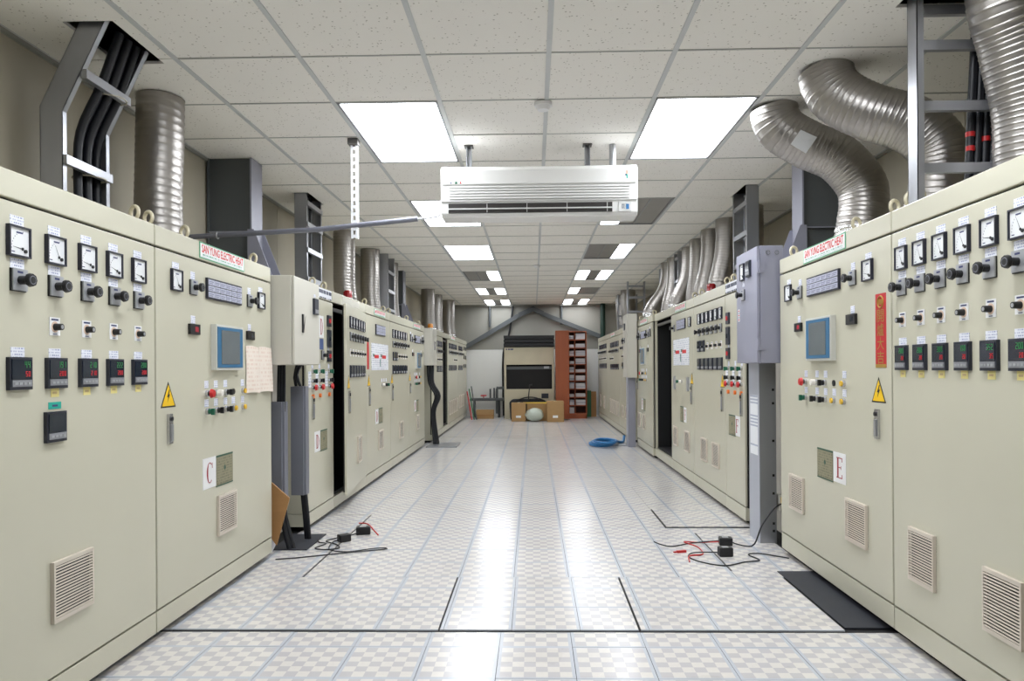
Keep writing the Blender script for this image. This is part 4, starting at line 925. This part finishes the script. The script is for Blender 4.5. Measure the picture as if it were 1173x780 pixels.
wire('loose_cable', 'black cord from the socket on the post to the right floor', [(1.645, 4.82, .27), (1.56, 4.74, .25), (1.47, 4.70, .15), (1.42, 4.70, .03), (1.38, 4.74, .006), (1.32, 4.78, .012), (1.30, 4.79, .02)], .005, 'cable', 'cord')
wire('loose_cable', 'black cord running under cabinet E from the right adapters', [(1.55, 4.44, .006), (1.50, 4.49, .005), (1.40, 4.56, .005), (1.33, 4.53, .005), (1.36, 4.40, .005), (1.26, 4.36, .005), (1.12, 4.28, .005), (1.0, 4.36, .005), (.95, 4.48, .005), (1.0, 4.56, .01), (1.14, 4.53, .02)], .004, 'cable', 'cord')
wire('wire', 'red wire between the right power adapters', [(1.22, 4.80, .02), (1.10, 4.84, .006), (1.0, 4.86, .005), (1.06, 4.72, .005), (1.05, 4.54, .005), (.96, 4.50, .005), (.93, 4.36, .005)], .004, 'red', 'wire')
wire('wire', 'black wire tail with bare end on the right floor', [(1.22, 4.81, .025), (1.05, 4.83, .005), (.9, 4.74, .005), (.84, 4.78, .005), (.80, 4.86, .006)], .004, 'cable', 'wire')
tag(obj('red_clip', MB().box(-.03, .03, -.01, .01, 0, .014, 'red').box(-.055, -.03, -.006, .006, .003, .010, 'red'), None, (.93, 4.60, 0), .3), 'small red clip lying on the right floor', 'clip')
hp = []
for k in range(3):
    for i in range(9):
        a = 2*math.pi*i/9; hp.append((1.0+.16*math.cos(a)+.03*k, 10.85+.30*math.sin(a)-.06*k, .03+.025*k))
wire('hose', 'bright blue hose coiled on the floor beside the far post', hp+[(1.25, 10.95, .05), (1.36, 11.1, .03), (1.40, 11.25, .1)], .022, 'blue_hose', 'hose')
tag(obj('floor_plate', MB().box(-1.6, -1.14, 10.65, 11.2, .0, .02, 'galv'), bevel=.003), 'loose metal floor plate below the far left cables', 'plate')
tag(obj('floor_plate', MB().box(1.1, 1.38, 10.75, 11.35, .0, .012, 'galv'), bevel=.003), 'loose metal floor plate under the blue hose', 'plate')

# ------------------------------------------------------------------ far end of the room
mc = empty('cooling_unit', (-.1, 16.55, 0), 'old cream cooling unit with black grilles against the end wall', 'machine')
obj('lower_casing', MB().box(-.57, .57, 0, .75, 0, .68, 'machine'), mc, bevel=.008)
obj('side_post', MB().box(-.57, -.525, 0, .75, .68, 1.24, 'machine'), mc); obj('side_post', MB().box(.525, .57, 0, .75, .68, 1.24, 'machine'), mc)
obj('upper_casing', MB().box(-.57, .57, 0, .75, 1.24, 1.64, 'machine'), mc, bevel=.008); obj('recess', MB().box(-.525, .525, .10, .75, .68, 1.24, 'void'), mc)
obj('rail', MB().box(-.525, .525, .02, .06, 1.13, 1.2, 'steel_grey'), mc); obj('bracket', MB().box(.34, .46, -.01, .02, 1.15, 1.2, 'plate_grey'), mc)
obj('filter_mesh', MB().box(-.515, .515, .05, .08, .69, 1.12, 'black_matte'), mc)
for k in range(3): obj('louvre', MB().box(-.58, .58, -.05+.01*k, .2, 1.66+.09*k, 1.73+.09*k, 'black'), mc)
obj('top', MB().box(-.57, .57, .02, .75, 1.64, 1.90, 'black_matte'), mc)
obj('control_panel', MB().box(.28, .44, -.02, 0, .47, .58, 'ctrl_body'), mc); obj('drip_tray', MB().box(.28, .44, -.06, 0, .40, .44, 'machine'), mc)
obj('lettering', MB().box(-.53, -.50, -.002, 0, 1.58, 1.61, 'ink').box(-.48, -.44, -.002, 0, 1.58, 1.61, 'ink').box(-.43, -.36, -.002, 0, 1.58, 1.61, 'ink'), mc)
bc = empty('bookcase', (.50, 16.55, 0), 'tall reddish brown shelf cabinet full of paper stacks', 'bookcase')
hW = 2.0
obj('side_panel', MB().box(0, .30, -.35, .0, .02, hW, 'brown_wood'), bc); obj('side_panel', MB().box(.70, .72, 0, .4, 0, hW, 'brown_wood'), bc); obj('divider', MB().box(.445, .46, 0, .4, .1, hW, 'brown_wood'), bc); obj('side_panel', MB().box(.30, .315, 0, .4, .1, hW, 'brown_wood'), bc)
obj('back_panel', MB().box(.30, .72, .38, .4, .1, hW, 'brown_dark'), bc); obj('kick_board', MB().box(.30, .72, 0, .4, 0, .1, 'brown_wood'), bc)
NS = 10
for k in range(NS+1):
    z = .1+k*(hW-.12)/NS
    obj('shelf', MB().box(.315, .445, .0, .38, z, z+.02, 'brown_wood'), bc); obj('shelf', MB().box(.46, .70, .0, .38, z, z+.02, 'brown_wood'), bc)
wordn = ('bottom', 'second', 'third', 'fourth', 'fifth', 'sixth', 'seventh', 'eighth', 'ninth', 'tenth')
for k in range(NS):
    z = 16.55
    zz = .12+k*(hW-.12)/NS
    for j, (xa, xb) in enumerate(((.32, .44), (.465, .695))):
        if k == 0 and j == 1: continue
        n = random.randint(3, 6); e = empty('document_stack', (.50+(xa+xb)/2, z+.02, zz), 'paper stack in the %s bookcase column, %s shelf from the floor' % (('narrow', 'wide')[j], wordn[k]), 'documents', 'paper stacks on the bookcase')
        h_ = .0
        for q in range(n):
            t = random.uniform(.018, .03)
            if h_+t > .14: break
            dx = random.uniform(-.006, .006); wq = (xb-xa)/2-.008
            obj('folder', MB().box(-wq+max(0, dx), wq+min(0, dx), random.uniform(0, .03), .3, h_, h_+t-.002, random.choice(('paper_a', 'paper_a', 'paper_b'))), e); h_ += t
def carton(label, x, y, w_, d, h_, rz=0.):
    e = empty('cardboard_box', (x, y, 0), label, 'box', None, rz)
    obj('carton', MB().box(-w_/2, w_/2, 0, d, 0, h_, 'cardboard'), e, bevel=.004); obj('tape', MB().box(-.03, .03, -.001, d, h_, h_+.001, 'tape'), e); obj('shipping_label', MB().box(-.06, .05, -.001, 0, h_*.2, h_*.32, 'white'), e)
    obj('print', MB().box(w_/2, w_/2+.001, d*.3, d*.55, h_*.5, h_*.75, 'brown_dark'), e)
carton('cardboard box left of the plastic bag by the end wall', -.33, 15.75, .31, .35, .40)
carton('cardboard box right of the plastic bag by the end wall', .47, 15.55, .36, .45, .44, .0)
pg = MB(); vs = []; n, k = 12, 18
for i in range(n+1):
    a = math.pi*i/n
    for j in range(k):
        b = 2*math.pi*j/k; q = 1+.10*math.sin(5*b+3*a)+.07*math.sin(9*b-5*a); vs.append((.19*math.sin(a)*math.cos(b)*q, .16*math.sin(a)*math.sin(b)*q, .14-.14*math.cos(a)*(1 if math.cos(a) > 0 else 1.1)))
pg.add(vs, [(i*k+j, (i+1)*k+j, (i+1)*k+(j+1) % k, i*k+(j+1) % k) for i in range(n) for j in range(k)], 'bag_plastic', True)
tag(obj('plastic_bag', pg, None, (.02, 15.72, .003), fix=True), 'clear crumpled plastic bag between the two cardboard boxes', 'bag')
tag(obj('yellow_bar', MB().box(-.26, .30, -.03, .03, 0, .03, 'yellow_bar'), None, (.03, 15.95, .38)), 'yellow bar lying across behind the plastic bag', 'bar')
tag(obj('support_carton', MB().box(-.2, .24, 0, .25, 0, .375, 'cardboard'), None, (.05, 15.9, 0)), 'low carton under the yellow bar, half hidden by the bag', 'box')
bg = empty('black_bag', (-.08, 16.25, 0), 'black bag standing in front of the cooling unit', 'bag')
obj('body', MB().prism([(-.45, 0), (-.47, .40), (-.40, .46), (.22, .48), (.36, .42), (.38, 0)], 0, .2, 'bag_black'), bg, bevel=.03, fix=True); obj('strap', MB().tube(spline([(-.3, -.01, .44), (-.1, -.03, .5), (.1, -.03, .5), (.3, -.01, .43)], .04), .014, 'black', 6), bg)
wire('crowbar', 'thin black crowbar with a hooked end standing behind the bag', [(-.13, 16.17, .0), (-.12, 16.17, .3), (-.11, 16.18, .55), (-.09, 16.19, .74), (-.085, 16.19, .78), (-.03, 16.19, .79)], .012, 'black', 'crowbar')
pbn = empty('pipe_bench', (-1.2, 16.9, 0), 'low grey pipework with red valve by the end wall', 'pipework')
obj('rail', MB().box(-.3, .5, 0, .3, .40, .46, 'steel_grey'), pbn, bevel=.01)
for x in (-.2, .38): obj('leg', MB().cyl((x, .15, 0), (x, .15, .42), .03, 'steel_grey'), pbn)
obj('riser', MB().cyl((.18, .1, .46), (.18, .1, .68), .02, 'steel_grey', n=10), pbn); obj('riser', MB().cyl((.27, .1, .46), (.27, .1, .70), .02, 'steel_grey', n=10), pbn)
obj('valve_wheel', MB().ring((.02, .1, .52), .06, .015, 'red', axis='z').cyl((.02, .1, .46), (.02, .1, .52), .012, 'red', n=8), pbn)
obj('elbow_pipe', MB().tube(spline([(.34, .05, .1), (.34, .05, .66), (.38, .05, .70), (.5, .05, .70)], .05), .03, 'steel_grey', 10), pbn)
tag(obj('wooden_crate', MB().box(-.2, .2, 0, .3, 0, .2, 'cardboard').box(-.2, .2, -.012, 0, .06, .10, 'plywood'), None, (-1.13, 16.62, 0)), 'small brown crate under the grey pipework', 'crate')
for k, (x, m_, lbb) in enumerate(((-1.50, 'red', 'red pole leaning in the far left corner'), (-1.45, 'green_paint', 'green pole leaning in the far left corner'), (-1.40, 'steel_grey', 'grey pole leaning in the far left corner'))):
    tag(obj('pole', MB().cyl((x+.10, 16.3+.05*k, 0), (x-.06, 16.9, .62+.06*k), .014, m_, n=8)), lbb, 'pole')
tag(obj('leaning_board', MB().box(-.1, .0, 0, .03, 0, .62, 'green_paint').box(0, .12, 0, .03, 0, .60, 'plywood'), None, (1.36, 17.1, 0)), 'green and brown boards leaning in the far right corner', 'board')
# roof braces and conduits on the end wall
for s, (xa, za, xb, zb), lbb in ((0, (-1.75, 1.60, -.35, 2.42), 'sloping grey roof brace on the left of the end wall'), (1, (.25, 2.45, 1.72, 1.86), 'sloping grey roof brace on the right of the end wall')):
    m_ = MB(); strip(m_, [(xa, za), (xb, zb)], -.05, .05, 0, .08, 'steel_grey')
    tag(obj('roof_brace', m_, None, (0, 17.25, 0), fix=True), lbb, 'beam')
tag(obj('ridge_beam', MB().prism([(-.36, 2.36), (0, 2.52), (.26, 2.40), (.26, 2.52), (0, 2.64), (-.36, 2.48)], 0, .08, 'steel_grey'), None, (0, 17.25, 0), fix=True), 'bent ridge piece joining the two roof braces', 'beam')
for x, z0, lbb in ((-1.04, 2.15, 'short grey conduit above the left roof brace'), (.68, 2.2, 'short grey conduit above the right roof brace')):
    tag(obj('conduit', MB().cyl((x, 17.33, z0), (x, 17.33, 3.2), .03, 'steel_grey', n=8)), lbb, 'conduit')
wire('conduit', 'dark cable running down the end wall beside the cooling unit', [(-.48, 17.32, 3.0), (-.5, 17.32, 2.5), (-.6, 17.32, 1.9), (-.72, 17.30, 1.5), (-.73, 17.3, .6), (-.72, 17.3, .02)], .025, 'cable', 'cable')
tag(obj('drain_pipe', MB().cyl((1.66, 17.25, 0), (1.66, 17.25, 3.2), .06, 'green_deep', n=12)), 'dark green pipe standing in the far right corner', 'pipe')
